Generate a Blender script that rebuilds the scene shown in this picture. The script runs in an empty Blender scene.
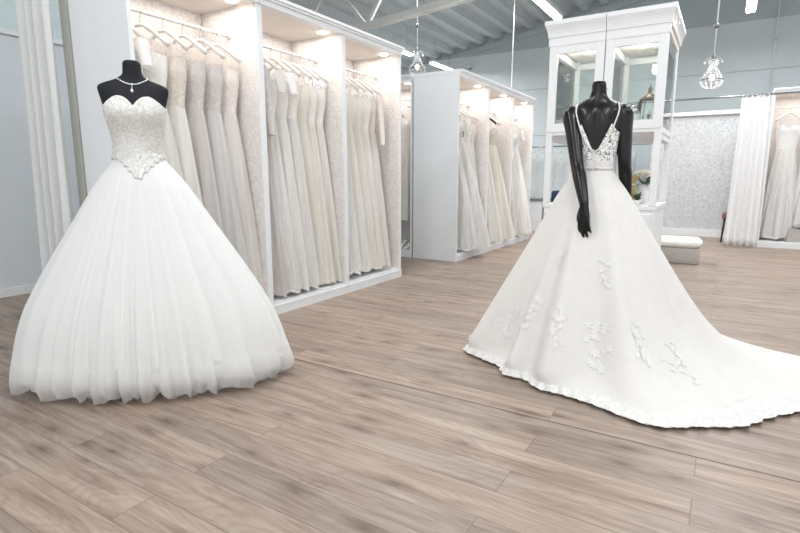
import bpy, bmesh, math, random
from mathutils import Vector, Matrix, noise
PI = math.pi
COL = bpy.context.scene.collection
sin, cos = math.sin, math.cos

# ------------------------------------------------------------------ mesh builder
class MB:
    def __init__(s):
        s.v, s.f = [], []
    def add(s, vs, fs):
        o = len(s.v)
        s.v += [tuple(p) for p in vs]
        s.f += [tuple(i + o for i in f) for f in fs]
        return s
    def box(s, x0, x1, y0, y1, z0, z1, M=None):
        vs = [Vector((x, y, z)) for z in (z0, z1) for y in (y0, y1) for x in (x0, x1)]
        if M: vs = [M @ p for p in vs]
        return s.add(vs, [(0, 2, 3, 1), (4, 5, 7, 6), (0, 1, 5, 4), (2, 6, 7, 3), (0, 4, 6, 2), (1, 3, 7, 5)])
    def rbox(s, x0, x1, y0, y1, z0, z1, b=.01, M=None):
        bm = bmesh.new()
        bmesh.ops.create_cube(bm, size=1)
        for v in bm.verts:
            v.co = Vector((x0 + (v.co.x + .5) * (x1 - x0), y0 + (v.co.y + .5) * (y1 - y0), z0 + (v.co.z + .5) * (z1 - z0)))
        bmesh.ops.bevel(bm, geom=bm.edges[:], offset=b, segments=2, affect='EDGES', profile=.5)
        bm.verts.index_update()
        vs = [(M @ v.co) if M else v.co.copy() for v in bm.verts]
        s.add(vs, [[v.index for v in f.verts] for f in bm.faces]); bm.free()
        return s
    def tube(s, path, rad, n=10, cap=True):
        path = [Vector(p) for p in path]
        if not hasattr(rad, '__len__'): rad = [rad] * len(path)
        rings = []
        t0 = (path[1] - path[0]).normalized()
        ref = Vector((0, 0, 1)) if abs(t0.z) < .9 else Vector((1, 0, 0))
        u = t0.cross(ref).normalized()
        vs = []
        for i, p in enumerate(path):
            t = (path[min(i + 1, len(path) - 1)] - path[max(i - 1, 0)]).normalized()
            u = (u - t * u.dot(t)).normalized()
            w = t.cross(u)
            r = rad[i]
            ra, rb = r if hasattr(r, '__len__') else (r, r)
            for k in range(n):
                a = 2 * PI * k / n
                vs.append(p + u * cos(a) * ra + w * sin(a) * rb)
        fs = []
        for i in range(len(path) - 1):
            for k in range(n):
                fs.append((i * n + k, i * n + (k + 1) % n, (i + 1) * n + (k + 1) % n, (i + 1) * n + k))
        if cap:
            fs.append(tuple(reversed(range(n)))); fs.append(tuple((len(path) - 1) * n + k for k in range(n)))
        return s.add(vs, fs)
    def lathe(s, prof, n=24, c=(0, 0, 0)):
        vs = [(c[0] + r * cos(2 * PI * k / n), c[1] + r * sin(2 * PI * k / n), c[2] + z) for r, z in prof for k in range(n)]
        fs = [(i * n + k, i * n + (k + 1) % n, (i + 1) * n + (k + 1) % n, (i + 1) * n + k) for i in range(len(prof) - 1) for k in range(n)]
        fs.append(tuple(reversed(range(n)))); fs.append(tuple((len(prof) - 1) * n + k for k in range(n)))
        return s.add(vs, fs)
    def ball(s, c, r, n=8, m=5, sc=(1, 1, 1)):
        vs = [(c[0], c[1], c[2] - r * sc[2])]
        for j in range(1, m):
            b = -PI / 2 + PI * j / m
            vs += [(c[0] + r * sc[0] * cos(b) * cos(2 * PI * k / n), c[1] + r * sc[1] * cos(b) * sin(2 * PI * k / n), c[2] + r * sc[2] * sin(b)) for k in range(n)]
        vs.append((c[0], c[1], c[2] + r * sc[2]))
        fs = [(0, 1 + (k + 1) % n, 1 + k) for k in range(n)]
        for j in range(m - 2):
            o = 1 + j * n
            fs += [(o + k, o + (k + 1) % n, o + n + (k + 1) % n, o + n + k) for k in range(n)]
        o = 1 + (m - 2) * n
        fs += [(o + k, o + (k + 1) % n, len(vs) - 1) for k in range(n)]
        return s.add(vs, fs)
    def grid(s, fn, nu, nv, closed=True):
        """fn(u,v) u,v in 0..1"""
        cu = nu if closed else nu + 1
        vs = [fn(i / nu, j / nv) for j in range(nv + 1) for i in range(cu)]
        fs = []
        for j in range(nv):
            for i in range(nu):
                i2 = (i + 1) % cu
                fs.append((j * cu + i, j * cu + i2, (j + 1) * cu + i2, (j + 1) * cu + i))
        return s.add(vs, fs)
    def warp(s, fn):
        s.v = [tuple(fn(p)) for p in s.v]; return s
    def prism(s, pts, z0, z1):
        n = len(pts)
        vs = [(x, y, z0) for x, y in pts] + [(x, y, z1) for x, y in pts]
        fs = [tuple(reversed(range(n))), tuple(range(n, 2 * n))] + [(i, (i + 1) % n, n + (i + 1) % n, n + i) for i in range(n)]
        return s.add(vs, fs)
    def build(s, name, mat, parent=None, smooth=False, kind=None, solid=0, sub=0):
        me = bpy.data.meshes.new(name)
        me.from_pydata(s.v, [], s.f)
        bm = bmesh.new(); bm.from_mesh(me)
        bmesh.ops.recalc_face_normals(bm, faces=bm.faces[:]); bm.to_mesh(me); bm.free()
        me.materials.append(mat)
        if smooth:
            me.polygons.foreach_set('use_smooth', [True] * len(me.polygons))
        me.update()
        o = bpy.data.objects.new(name, me); COL.objects.link(o)
        if parent: o.parent = parent
        if kind: o['kind'] = kind
        if solid:
            m = o.modifiers.new('solid', 'SOLIDIFY'); m.thickness = solid
        if sub:
            m = o.modifiers.new('sub', 'SUBSURF'); m.levels = sub; m.render_levels = sub
        return o

def empty(name, loc, rz=0, label=None, cat=None, group=None, kind=None):
    o = bpy.data.objects.new(name, None); COL.objects.link(o)
    o.location = loc; o.rotation_euler = (0, 0, rz)
    o.empty_display_size = .1
    return tag(o, label, cat, group, kind)
def tag(o, label=None, cat=None, group=None, kind=None):
    if label: o['label'] = label
    if cat: o['category'] = cat
    if group: o['group'] = group
    if kind: o['kind'] = kind
    return o
def copy_tree(o, parent=None):
    c = o.copy(); COL.objects.link(c)
    if parent: c.parent = parent
    for ch in o.children: copy_tree(ch, c)
    return c
def interp(tab, z):
    if z <= tab[0][0]: return tab[0][1:]
    for i in range(len(tab) - 1):
        if z <= tab[i + 1][0]:
            p1, p2 = tab[i], tab[i + 1]
            p0 = tab[max(i - 1, 0)]; p3 = tab[min(i + 2, len(tab) - 1)]
            h = p2[0] - p1[0]; t = (z - p1[0]) / h
            out = []
            for k in range(1, len(p1)):
                m1 = (p2[k] - p0[k]) / max(p2[0] - p0[0], 1e-6) * h
                m2 = (p3[k] - p1[k]) / max(p3[0] - p1[0], 1e-6) * h
                out.append((2*t**3-3*t*t+1)*p1[k] + (t**3-2*t*t+t)*m1 + (-2*t**3+3*t*t)*p2[k] + (t**3-t*t)*m2)
            return out
    return tab[-1][1:]
def smoothstep(a, b, x):
    t = max(0, min(1, (x - a) / (b - a))); return t * t * (3 - 2 * t)
def ell(a, b, p):
    return a * b / math.sqrt((b * cos(p)) ** 2 + (a * sin(p)) ** 2)

# ------------------------------------------------------------------ materials
def newmat(name):
    m = bpy.data.materials.new(name); m.use_nodes = True
    nt = m.node_tree
    b = nt.nodes['Principled BSDF']
    return m, nt, b, nt.nodes['Material Output']
def N(nt, t, **kw):
    n = nt.nodes.new(t)
    for k, v in kw.items():
        if k in n.inputs: n.inputs[k].default_value = v
        else: setattr(n, k, v)
    return n
def ramp(nt, stops, interp_='LINEAR'):
    r = nt.nodes.new('ShaderNodeValToRGB'); r.color_ramp.interpolation = interp_
    e = r.color_ramp.elements
    while len(e) < len(stops): e.new(.5)
    for el, (p, c) in zip(e, stops):
        el.position = p; el.color = (*c, 1) if len(c) == 3 else c
    return r
def coords(nt, scale=(1, 1, 1), kind='Object'):
    tc = nt.nodes.new('ShaderNodeTexCoord'); mp = nt.nodes.new('ShaderNodeMapping')
    mp.inputs['Scale'].default_value = scale
    nt.links.new(tc.outputs[kind], mp.inputs['Vector'])
    return mp.outputs['Vector']
def bump(nt, b, height, strength=.3, dist=.01):
    bp = N(nt, 'ShaderNodeBump', Strength=strength, Distance=dist)
    nt.links.new(height, bp.inputs['Height']); nt.links.new(bp.outputs['Normal'], b.inputs['Normal'])
    return bp
def plain(name, col, rough=.5, metal=0, noise_amt=.03, scale=8, coat=0, spec=.5):
    m, nt, b, out = newmat(name)
    nz = N(nt, 'ShaderNodeTexNoise', Scale=scale, Detail=3.)
    nt.links.new(coords(nt), nz.inputs['Vector'])
    lo = tuple(max(0, c * (1 - noise_amt)) for c in col); hi = tuple(min(1, c * (1 + noise_amt)) for c in col)
    r = ramp(nt, [(.3, lo), (.7, hi)])
    nt.links.new(nz.outputs['Fac'], r.inputs['Fac']); nt.links.new(r.outputs['Color'], b.inputs['Base Color'])
    b.inputs['Roughness'].default_value = rough; b.inputs['Metallic'].default_value = metal
    b.inputs['Coat Weight'].default_value = coat; b.inputs['Specular IOR Level'].default_value = spec
    return m
def emit(name, col, strength):
    m, nt, b, out = newmat(name)
    b.inputs['Base Color'].default_value = (*col, 1)
    b.inputs['Emission Color'].default_value = (*col, 1); b.inputs['Emission Strength'].default_value = strength
    return m
def cloth(name, col, transl=.3, weave=250, var=.05, streak=True):
    """woven / net fabric: diffuse + translucent, fine vertical streaks"""
    m, nt, b, out = newmat(name)
    v = coords(nt, (30, 30, 1.2) if streak else (12, 12, 12))
    nz = N(nt, 'ShaderNodeTexNoise', Scale=1., Detail=4.)
    nt.links.new(v, nz.inputs['Vector'])
    lo = tuple(c * (1 - var) for c in col); hi = tuple(min(1, c * (1 + var)) for c in col)
    r = ramp(nt, [(.3, lo), (.7, hi)])
    nt.links.new(nz.outputs['Fac'], r.inputs['Fac']); nt.links.new(r.outputs['Color'], b.inputs['Base Color'])
    b.inputs['Roughness'].default_value = .75; b.inputs['Specular IOR Level'].default_value = .25
    b.inputs['Sheen Weight'].default_value = .15
    tr = N(nt, 'ShaderNodeBsdfTranslucent'); nt.links.new(r.outputs['Color'], tr.inputs['Color'])
    mx = N(nt, 'ShaderNodeMixShader', Fac=transl)
    nt.links.new(b.outputs[0], mx.inputs[1]); nt.links.new(tr.outputs[0], mx.inputs[2])
    nt.links.new(mx.outputs[0], out.inputs['Surface'])
    return m
def sheer(name, col, lo=.5, hi=.95, streak=(22, 22, .8), transl=.35, hem=False):
    """tulle: part see-through net"""
    m, nt, b, out = newmat(name)
    nz = N(nt, 'ShaderNodeTexNoise', Scale=1., Detail=5., Roughness=.6)
    nt.links.new(coords(nt, streak), nz.inputs['Vector'])
    b.inputs['Base Color'].default_value = (*col, 1); b.inputs['Roughness'].default_value = .8
    b.inputs['Specular IOR Level'].default_value = .2
    tr = N(nt, 'ShaderNodeBsdfTranslucent'); tr.inputs['Color'].default_value = (*col, 1)
    mx = N(nt, 'ShaderNodeMixShader', Fac=transl)
    nt.links.new(b.outputs[0], mx.inputs[1]); nt.links.new(tr.outputs[0], mx.inputs[2])
    tp = N(nt, 'ShaderNodeBsdfTransparent')
    r = ramp(nt, [(.3, (lo,) * 3), (.7, (hi,) * 3)])
    nt.links.new(nz.outputs['Fac'], r.inputs['Fac'])
    m2 = N(nt, 'ShaderNodeMixShader')
    if hem:
        sx = N(nt, 'ShaderNodeSeparateXYZ'); nt.links.new(coords(nt), sx.inputs[0])
        hr = ramp(nt, [(.02, (.38,) * 3), (.18, (1, 1, 1))]); nt.links.new(sx.outputs['Z'], hr.inputs['Fac'])
        mu = N(nt, 'ShaderNodeMath', operation='MULTIPLY'); nt.links.new(r.outputs['Color'], mu.inputs[0]); nt.links.new(hr.outputs['Color'], mu.inputs[1])
        nt.links.new(mu.outputs[0], m2.inputs['Fac'])
    else:
        nt.links.new(r.outputs['Color'], m2.inputs['Fac'])
    nt.links.new(tp.outputs[0], m2.inputs[1]); nt.links.new(mx.outputs[0], m2.inputs[2])
    nt.links.new(m2.outputs[0], out.inputs['Surface'])
    return m
def lace(name, col, scale=60, alpha_lo=1., dark=.72, thr=(.42, .55)):
    """embroidered lace: raised motifs; alpha_lo < 1 opens the net between them"""
    m, nt, b, out = newmat(name)
    v = coords(nt)
    wob = N(nt, 'ShaderNodeTexNoise', Scale=scale * .6, Detail=2.)
    nt.links.new(v, wob.inputs['Vector'])
    mixv = N(nt, 'ShaderNodeMixRGB', Fac=.04)
    nt.links.new(v, mixv.inputs[1]); nt.links.new(wob.outputs['Color'], mixv.inputs[2])
    nz = N(nt, 'ShaderNodeTexNoise', Scale=scale, Detail=3., Distortion=1.2)
    nt.links.new(mixv.outputs[0], nz.inputs['Vector'])
    motif = ramp(nt, [(thr[0], (0, 0, 0)), (thr[1], (1, 1, 1))])
    nt.links.new(nz.outputs['Fac'], motif.inputs['Fac'])
    cr = ramp(nt, [(0, tuple(c * dark for c in col)), (1, col)])
    nt.links.new(motif.outputs['Color'], cr.inputs['Fac']); nt.links.new(cr.outputs['Color'], b.inputs['Base Color'])
    b.inputs['Roughness'].default_value = .6
    bump(nt, b, motif.outputs['Color'], .5, .004)
    if alpha_lo < 1:
        tp = N(nt, 'ShaderNodeBsdfTransparent')
        ar = ramp(nt, [(0, (alpha_lo,) * 3), (1, (1, 1, 1))])
        nt.links.new(motif.outputs['Color'], ar.inputs['Fac'])
        m2 = N(nt, 'ShaderNodeMixShader'); nt.links.new(ar.outputs['Color'], m2.inputs['Fac'])
        nt.links.new(tp.outputs[0], m2.inputs[1]); nt.links.new(b.outputs[0], m2.inputs[2])
        nt.links.new(m2.outputs[0], out.inputs['Surface'])
    return m
def wallpaper(name, base, line, scale=5, width=.05):
    """scrolling leaf pattern"""
    m, nt, b, out = newmat(name)
    v = coords(nt)
    nz = N(nt, 'ShaderNodeTexNoise', Scale=scale, Detail=1.5, Distortion=2.2)
    nt.links.new(v, nz.inputs['Vector'])
    w = width
    r = ramp(nt, [(.36 - w, base), (.36, line), (.36 + w, base), (.50 - w, base), (.50, line), (.50 + w, base), (.62 - w, base), (.62, line), (.62 + w, base)])
    nt.links.new(nz.outputs['Fac'], r.inputs['Fac'])
    n2 = N(nt, 'ShaderNodeTexNoise', Scale=scale * 5, Detail=3., Distortion=1.)
    nt.links.new(v, n2.inputs['Vector'])
    r2 = ramp(nt, [(.40, tuple(c * .90 for c in base)), (.55, (1, 1, 1))])
    nt.links.new(n2.outputs['Fac'], r2.inputs['Fac'])
    mx = N(nt, 'ShaderNodeMixRGB', blend_type='MULTIPLY', Fac=.25)
    nt.links.new(r.outputs['Color'], mx.inputs[1]); nt.links.new(r2.outputs['Color'], mx.inputs[2])
    nt.links.new(mx.outputs[0], b.inputs['Base Color']); b.inputs['Roughness'].default_value = .6
    return m
def glass(name, col=(.96, .99, .98), op=.10):
    m, nt, b, out = newmat(name)
    gl = N(nt, 'ShaderNodeBsdfGlossy', Roughness=.02); gl.inputs['Color'].default_value = (1, 1, 1, 1)
    tp = N(nt, 'ShaderNodeBsdfTransparent'); tp.inputs['Color'].default_value = (*col, 1)
    fr = N(nt, 'ShaderNodeFresnel', IOR=1.45)
    mx = N(nt, 'ShaderNodeMixShader'); nt.links.new(fr.outputs[0], mx.inputs[0])
    nt.links.new(tp.outputs[0], mx.inputs[1]); nt.links.new(gl.outputs[0], mx.inputs[2])
    nt.links.new(mx.outputs[0], out.inputs['Surface'])
    return m
def floor_mat():
    m, nt, b, out = newmat('oak_laminate')
    v = coords(nt)
    br = N(nt, 'ShaderNodeTexBrick', Scale=1.)
    br.inputs['Color1'].default_value = (0, 0, 0, 1); br.inputs['Color2'].default_value = (1, 1, 1, 1); br.inputs['Mortar'].default_value = (.5, .5, .5, 1)
    br.inputs['Brick Width'].default_value = 1.6; br.inputs['Row Height'].default_value = .16
    br.inputs['Mortar Size'].default_value = .0016; br.inputs['Mortar Smooth'].default_value = .2; br.inputs['Bias'].default_value = 0
    br.offset = .37; br.offset_frequency = 2
    nt.links.new(v, br.inputs['Vector'])
    # each plank shifts its own grain
    sh = N(nt, 'ShaderNodeVectorMath', operation='MULTIPLY_ADD'); sh.inputs[1].default_value = (7.3, 3.1, 5.7)
    nt.links.new(br.outputs['Color'], sh.inputs[0]); nt.links.new(v, sh.inputs[2])
    mp = nt.nodes.new('ShaderNodeMapping'); mp.inputs['Scale'].default_value = (1.3, 17, 1)
    nt.links.new(sh.outputs[0], mp.inputs['Vector'])
    g1 = N(nt, 'ShaderNodeTexNoise', Scale=1.3, Detail=6., Roughness=.62, Distortion=.7)
    nt.links.new(mp.outputs[0], g1.inputs['Vector'])
    mp2 = nt.nodes.new('ShaderNodeMapping'); mp2.inputs['Scale'].default_value = (4, 90, 1)
    nt.links.new(sh.outputs[0], mp2.inputs['Vector'])
    g2 = N(nt, 'ShaderNodeTexNoise', Scale=1., Detail=4.)
    nt.links.new(mp2.outputs[0], g2.inputs['Vector'])
    mp3 = nt.nodes.new('ShaderNodeMapping'); mp3.inputs['Scale'].default_value = (.9, 5, 1)
    nt.links.new(sh.outputs[0], mp3.inputs['Vector'])
    wv = N(nt, 'ShaderNodeTexNoise', Scale=1.5, Detail=.5, Distortion=.3); nt.links.new(mp3.outputs[0], wv.inputs['Vector'])
    rings = N(nt, 'ShaderNodeMath', operation='MULTIPLY'); rings.inputs[1].default_value = 110.
    nt.links.new(wv.outputs['Fac'], rings.inputs[0])
    sn = N(nt, 'ShaderNodeMath', operation='SINE'); nt.links.new(rings.outputs[0], sn.inputs[0])
    r1 = ramp(nt, [(.25, (.17, .120, .092)), (.42, (.29, .222, .180)), (.58, (.375, .300, .250)), (.78, (.46, .385, .33))])
    nt.links.new(g1.outputs['Fac'], r1.inputs['Fac'])
    # plank to plank tone
    tone = ramp(nt, [(0, (.86, .85, .86)), (.5, (1, .985, .97)), (1, (1.09, 1.05, 1.01))])
    nt.links.new(br.outputs['Color'], tone.inputs['Fac'])
    m1 = N(nt, 'ShaderNodeMixRGB', blend_type='MULTIPLY', Fac=1.)
    nt.links.new(r1.outputs[0], m1.inputs[1]); nt.links.new(tone.outputs[0], m1.inputs[2])
    r2 = ramp(nt, [(.32, (.70, .67, .65)), (.6, (1.05, 1.05, 1.05))])
    nt.links.new(g2.outputs['Fac'], r2.inputs['Fac'])
    m2 = N(nt, 'ShaderNodeMixRGB', blend_type='MULTIPLY', Fac=.7)
    nt.links.new(m1.outputs[0], m2.inputs[1]); nt.links.new(r2.outputs[0], m2.inputs[2]); m2.inputs[0].default_value = .42
    r3 = ramp(nt, [(0, (.76, .74, .72)), (.45, (1, 1, 1)), (1, (1.03, 1.03, 1.03))])
    s01 = N(nt, 'ShaderNodeMath', operation='MULTIPLY_ADD'); s01.inputs[1].default_value = .5; s01.inputs[2].default_value = .5
    nt.links.new(sn.outputs[0], s01.inputs[0]); nt.links.new(s01.outputs[0], r3.inputs['Fac'])
    m3 = N(nt, 'ShaderNodeMixRGB', blend_type='MULTIPLY', Fac=.4)
    nt.links.new(m2.outputs[0], m3.inputs[1]); nt.links.new(r3.outputs[0], m3.inputs[2])
    # knots
    mpk = nt.nodes.new('ShaderNodeMapping'); mpk.inputs['Scale'].default_value = (1.9, 4.6, 1)
    nt.links.new(sh.outputs[0], mpk.inputs['Vector'])
    vk = N(nt, 'ShaderNodeTexVoronoi', voronoi_dimensions='2D', Scale=1.); nt.links.new(mpk.outputs[0], vk.inputs['Vector'])
    rk = ramp(nt, [(.02, (.42, .37, .34)), (.08, (.72, .68, .66)), (.22, (1, 1, 1))]); nt.links.new(vk.outputs['Distance'], rk.inputs['Fac'])
    mk = N(nt, 'ShaderNodeMixRGB', blend_type='MULTIPLY', Fac=.8)
    nt.links.new(m3.outputs[0], mk.inputs[1]); nt.links.new(rk.outputs[0], mk.inputs[2])
    # joints
    m4 = N(nt, 'ShaderNodeMixRGB', blend_type='MIX'); m4.inputs[2].default_value = (.15, .115, .095, 1)
    nt.links.new(br.outputs['Fac'], m4.inputs[0]); nt.links.new(mk.outputs[0], m4.inputs[1])
    nt.links.new(m4.outputs[0], b.inputs['Base Color'])
    b.inputs['Roughness'].default_value = .42; b.inputs['Specular IOR Level'].default_value = .45
    bump(nt, b, g2.outputs['Fac'], .08, .003)
    return m
def steel_wall(name, col, shade_col, shade_z, seams):
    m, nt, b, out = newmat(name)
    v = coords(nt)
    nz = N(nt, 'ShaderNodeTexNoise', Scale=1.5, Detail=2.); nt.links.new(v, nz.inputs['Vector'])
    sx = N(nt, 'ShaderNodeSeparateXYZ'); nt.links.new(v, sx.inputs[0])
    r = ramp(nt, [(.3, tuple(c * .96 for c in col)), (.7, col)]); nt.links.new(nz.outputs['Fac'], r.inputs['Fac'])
    gt = N(nt, 'ShaderNodeMath', operation='GREATER_THAN'); gt.inputs[1].default_value = shade_z
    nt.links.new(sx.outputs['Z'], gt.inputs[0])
    mx = N(nt, 'ShaderNodeMixRGB'); mx.inputs[2].default_value = (*shade_col, 1)  # shade above the hanging lights, put into the wall colour
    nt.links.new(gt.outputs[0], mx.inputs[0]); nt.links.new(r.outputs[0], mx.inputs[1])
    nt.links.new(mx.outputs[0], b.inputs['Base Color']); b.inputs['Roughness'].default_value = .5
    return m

M = {}
M['floor'] = floor_mat()
M['joint'] = plain('floor_joint', (.13, .11, .10), .5)
M['wall'] = plain('painted_wall', (.68, .73, .77), .6, noise_amt=.015)
M['wall_far'] = steel_wall('steel_cladding', (.68, .745, .77), (.46, .52, .55), 4.13, 1)  # second tone is painted shade on the upper wall
M['roof'] = plain('roof_deck', (.52, .58, .60), .55, noise_amt=.04)
M['truss'] = plain('truss_paint', (.66, .66, .63), .5)
M['white'] = plain('white_lacquer', (.80, .815, .83), .35, noise_amt=.012)
M['carcass'] = plain('wardrobe_white', (.80, .82, .84), .4, noise_amt=.012)
M['beige_post'] = plain('beige_trim', (.50, .50, .46), .6)
M['lining'] = wallpaper('wardrobe_lining', (.86, .825, .80), (.70, .67, .655), 8, .05)
M['lining_plain'] = plain('lining_plain', (.80, .74, .69), .6)
M['damask'] = wallpaper('silver_leaf_wallpaper', (.66, .67, .68), (.47, .49, .51), 5, .045)
M['rail'] = plain('rail_white', (.85, .83, .81), .3)
M['chrome'] = plain('chrome', (.62, .63, .65), .18, 1.)
M['steel'] = plain('dark_steel', (.25, .26, .27), .35, .8)
M['spot'] = emit('spot_lens', (1, .93, .84), 10)
M['tube'] = emit('tube_diffuser', (1, 1, 1), 9)
M['black_fabric'] = plain('black_jersey', (.012, .013, .018), .75, noise_amt=.2, scale=120, spec=.3)
M['black_gloss'] = plain('black_gloss', (.004, .004, .005), .32, noise_amt=.2, coat=.08, spec=.34)
M['tulle_solid'] = cloth('white_satin_lining', (.94, .945, .94), .25, var=.01)
M['tulle'] = sheer('white_tulle', (.95, .955, .95), .955, .975, (45, 45, .1), .35, True)
M['tulle2'] = sheer('white_tulle_inner', (.95, .955, .95), .94, .965, (30, 30, .1), .35, True)
M['bodice_lace'] = lace('silver_embroidered_lace', (.84, .84, .81), 85, 1, .78)
M['pearl'] = plain('pearl', (.85, .82, .77), .2, coat=.5)
M['crystal'] = plain('rhinestone', (.8, .82, .85), .1, .6)
M['ivory_satin'] = cloth('ivory_satin', (.79, .775, .75), .12, streak=False, var=.02)
M['lace_white'] = lace('white_lace', (.88, .88, .87), 70, .15, .97, (.40, .47))
M['lace_solid'] = lace('ivory_lace_solid', (.81, .80, .785), 70, 1, .95)
M['applique'] = cloth('applique_white', (.83, .825, .81), .1, streak=False, var=.01)
M['hem_lace'] = lace('hem_lace', (.765, .755, .735), 55, .9, .96, (.40, .50))
M['curtain'] = cloth('white_voile', (.84, .85, .85), .3, var=.03)
M['curtain2'] = cloth('white_sheer_voile', (.95, .955, .96), .3, var=.005)
M['hanger'] = plain('hanger_white', (.82, .79, .76), .4)
M['hanger_black'] = plain('hanger_black', (.02, .02, .02), .4)
M['glass'] = glass('clear_glass')
M['mauve'] = plain('mauve_velvet', (.22, .11, .13), .8)
M['dark_wood'] = plain('dark_wood', (.04, .025, .02), .4)
M['navy'] = plain('navy_velvet', (.02, .035, .085), .8)
M['plush'] = plain('white_plush', (.82, .82, .80), .9, scale=60, noise_amt=.06)
M['taupe'] = plain('taupe_linen', (.44, .42, .39), .8, scale=40, noise_amt=.08)
M['gold'] = plain('gold_satin', (.42, .34, .17), .4, .3, noise_amt=.15)
M['leaf'] = plain('dark_leaf', (.05, .09, .05), .6, noise_amt=.3, scale=40)
M['rose'] = plain('cream_petal', (.80, .76, .66), .7, noise_amt=.06, scale=40)
M['brown'] = plain('bronze', (.22, .16, .11), .4, .4)
M['tag'] = plain('card_tag', (.10, .09, .08), .6)
M['tag_orange'] = plain('orange_tag', (.55, .22, .09), .6)
M['pane'] = plain('frosted_pane', (.60, .72, .73), .3)

# ------------------------------------------------------------------ setting
def struct(name, mb, mat, smooth=False, parent=None):
    o = mb.build(name, mat, parent, smooth); o['kind'] = 'structure'; return o
X0, X1, Y0, Y1 = -9., 5., -4., 13.
def roof(x): return 4.05 + .165 * (x + 7.5)
struct('floor', MB().box(X0, X1, Y0, Y1, -.1, 0), M['floor'])
struct('trim_1', MB().box(-2.9, X1, 2.236, 2.243, -.01, .0012), M['joint'])
# corrugated roof deck
mb = MB()
prof = []
x = X0; pitch = .42
while x < X1:
    prof += [(x, .0), (x + .12, .0), (x + .17, .11), (x + .36, .11), (x + pitch, 0)]
    x += pitch
vs = []
for yy in (Y0, Y1):
    vs += [(px, yy, roof(px) + h + .02) for px, h in prof]
n = len(prof)
mb.add(vs, [(i, i + 1, n + i + 1, n + i) for i in range(n - 1) if prof[i + 1][0] > prof[i][0] + 1e-6])
struct('ceiling', mb, M['roof'])
# far wall with horizontal panel seams, eaves rail
mb = MB()
zs = [0, 1.02, 2.08, 3.18]
for za, zb in zip(zs[:-1], zs[1:]):
    xa = X0
    mb.box(xa, X1, Y1, Y1 + .1, za + .006, zb - .006)
mb.add([(X0, Y1, 3.186), (X1, Y1, 3.186), (X1, Y1, roof(X1) + .2), (X0, Y1, roof(X0) + .2), (X0, Y1 + .1, 3.186), (X1, Y1 + .1, 3.186), (X1, Y1 + .1, roof(X1) + .2), (X0, Y1 + .1, roof(X0) + .2)],
       [(0, 1, 2, 3), (7, 6, 5, 4), (0, 4, 5, 1), (2, 6, 7, 3)])
mb.box(X0, X1, Y1 + .03, Y1 + .12, 0, 3.9)
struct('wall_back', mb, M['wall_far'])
mb = MB()
mb.add([(X0, Y1 - .06, roof(X0) - .16), (X1, Y1 - .06, roof(X1) - .16), (X1, Y1 - .06, roof(X1) - .02), (X0, Y1 - .06, roof(X0) - .02),
        (X0, Y1, roof(X0) - .16), (X1, Y1, roof(X1) - .16), (X1, Y1, roof(X1) - .02), (X0, Y1, roof(X0) - .02)],
       [(0, 1, 2, 3), (0, 4, 5, 1), (3, 2, 6, 7), (4, 7, 6, 5)])
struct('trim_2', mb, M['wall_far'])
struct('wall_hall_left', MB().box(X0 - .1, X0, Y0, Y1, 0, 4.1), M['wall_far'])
wr = MB().box(X1, X1 + .1, Y0, Y1, 3.0, 6.4); wr.box(X1, X1 + .1, Y0, Y1, 0, .25)
for yy in (-4, -.6, 2.8, 6.2, 9.6, 12.9): wr.box(X1, X1 + .1, yy, yy + .1, .25, 3.0)
struct('wall_right', wr, M['wall_far'])   # unseen side, opened between its posts to add daylight fill for the wardrobes
# fitting-room partition on the left
struct('wall_left', MB().box(-5.68, -5.56, -3.5, 4.6, 0, 2.34), M['wall'])
struct('baseboard_left', MB().box(-5.56, -5.545, -3.5, 4.6, 0, .075), M['white'])
struct('trim_3', MB().box(-5.70, -5.53, -3.5, 4.6, 2.34, 2.385), M['carcass'])
wf = MB(); wf.box(-5.65, -5.6, -3.5, 4.6, 2.9, 2.95)
for yy in (-3.5, -.8, 1.0, 4.55): wf.box(-5.65, -5.6, yy, yy + .05, 2.385, 2.9)
struct('window_1', wf, M['carcass'])
struct('trim_4', MB().box(-5.63, -5.615, -3.45, 4.55, 2.385, 2.9), M['pane'])
struct('trim_5', MB().box(-3.70, -3.612, 1.87, 1.95, 0, 2.6), M['beige_post'])
# wallpapered screen wall at the back
struct('wall_screen', MB().box(-1.25, 2.6, 11.1, 11.2, 0, 2.17), M['damask'])
struct('trim_6', MB().rbox(-1.28, 2.62, 11.05, 11.22, 2.17, 2.24, .01), M['white'])
struct('baseboard_back', MB().box(-1.25, 2.6, 11.06, 11.1, 0, .12), M['white'])
# roof truss
tr = empty('roof_truss', (-4.6, 7.1, 3.4), kind='structure')
def tz(x): return 3.40 + .085 * (x + 5.05)
L = tr.location
def loc(p): return (p[0] - L[0], p[1] - L[1], p[2] - L[2])
def bar(p, q, w=.07, h=.09):
    mb = MB()
    p = Vector(p); q = Vector(q); d = (q - p); ln = d.length; d.normalize()
    up = Vector((0, 1, 0)); sd = d.cross(up).normalized()
    R = Matrix((d, up, sd)).transposed().to_4x4(); R.translation = p - Vector(L)
    return mb.box(0, ln, -w / 2, w / 2, -h / 2, h / 2, R)
for yy in (7.06, 7.14):
    bar((-8.9, yy, tz(-8.9)), (4.9, yy, tz(4.9)), .05, .09).build('bottom_chord', M['truss'], tr)['kind'] = 'structure'
bar((-8.9, 7.1, roof(-8.9) - .1), (4.9, 7.1, roof(4.9) - .1), .12, .12).build('top_chord', M['truss'], tr)['kind'] = 'structure'
xs = -8.6
k = 0
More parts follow.
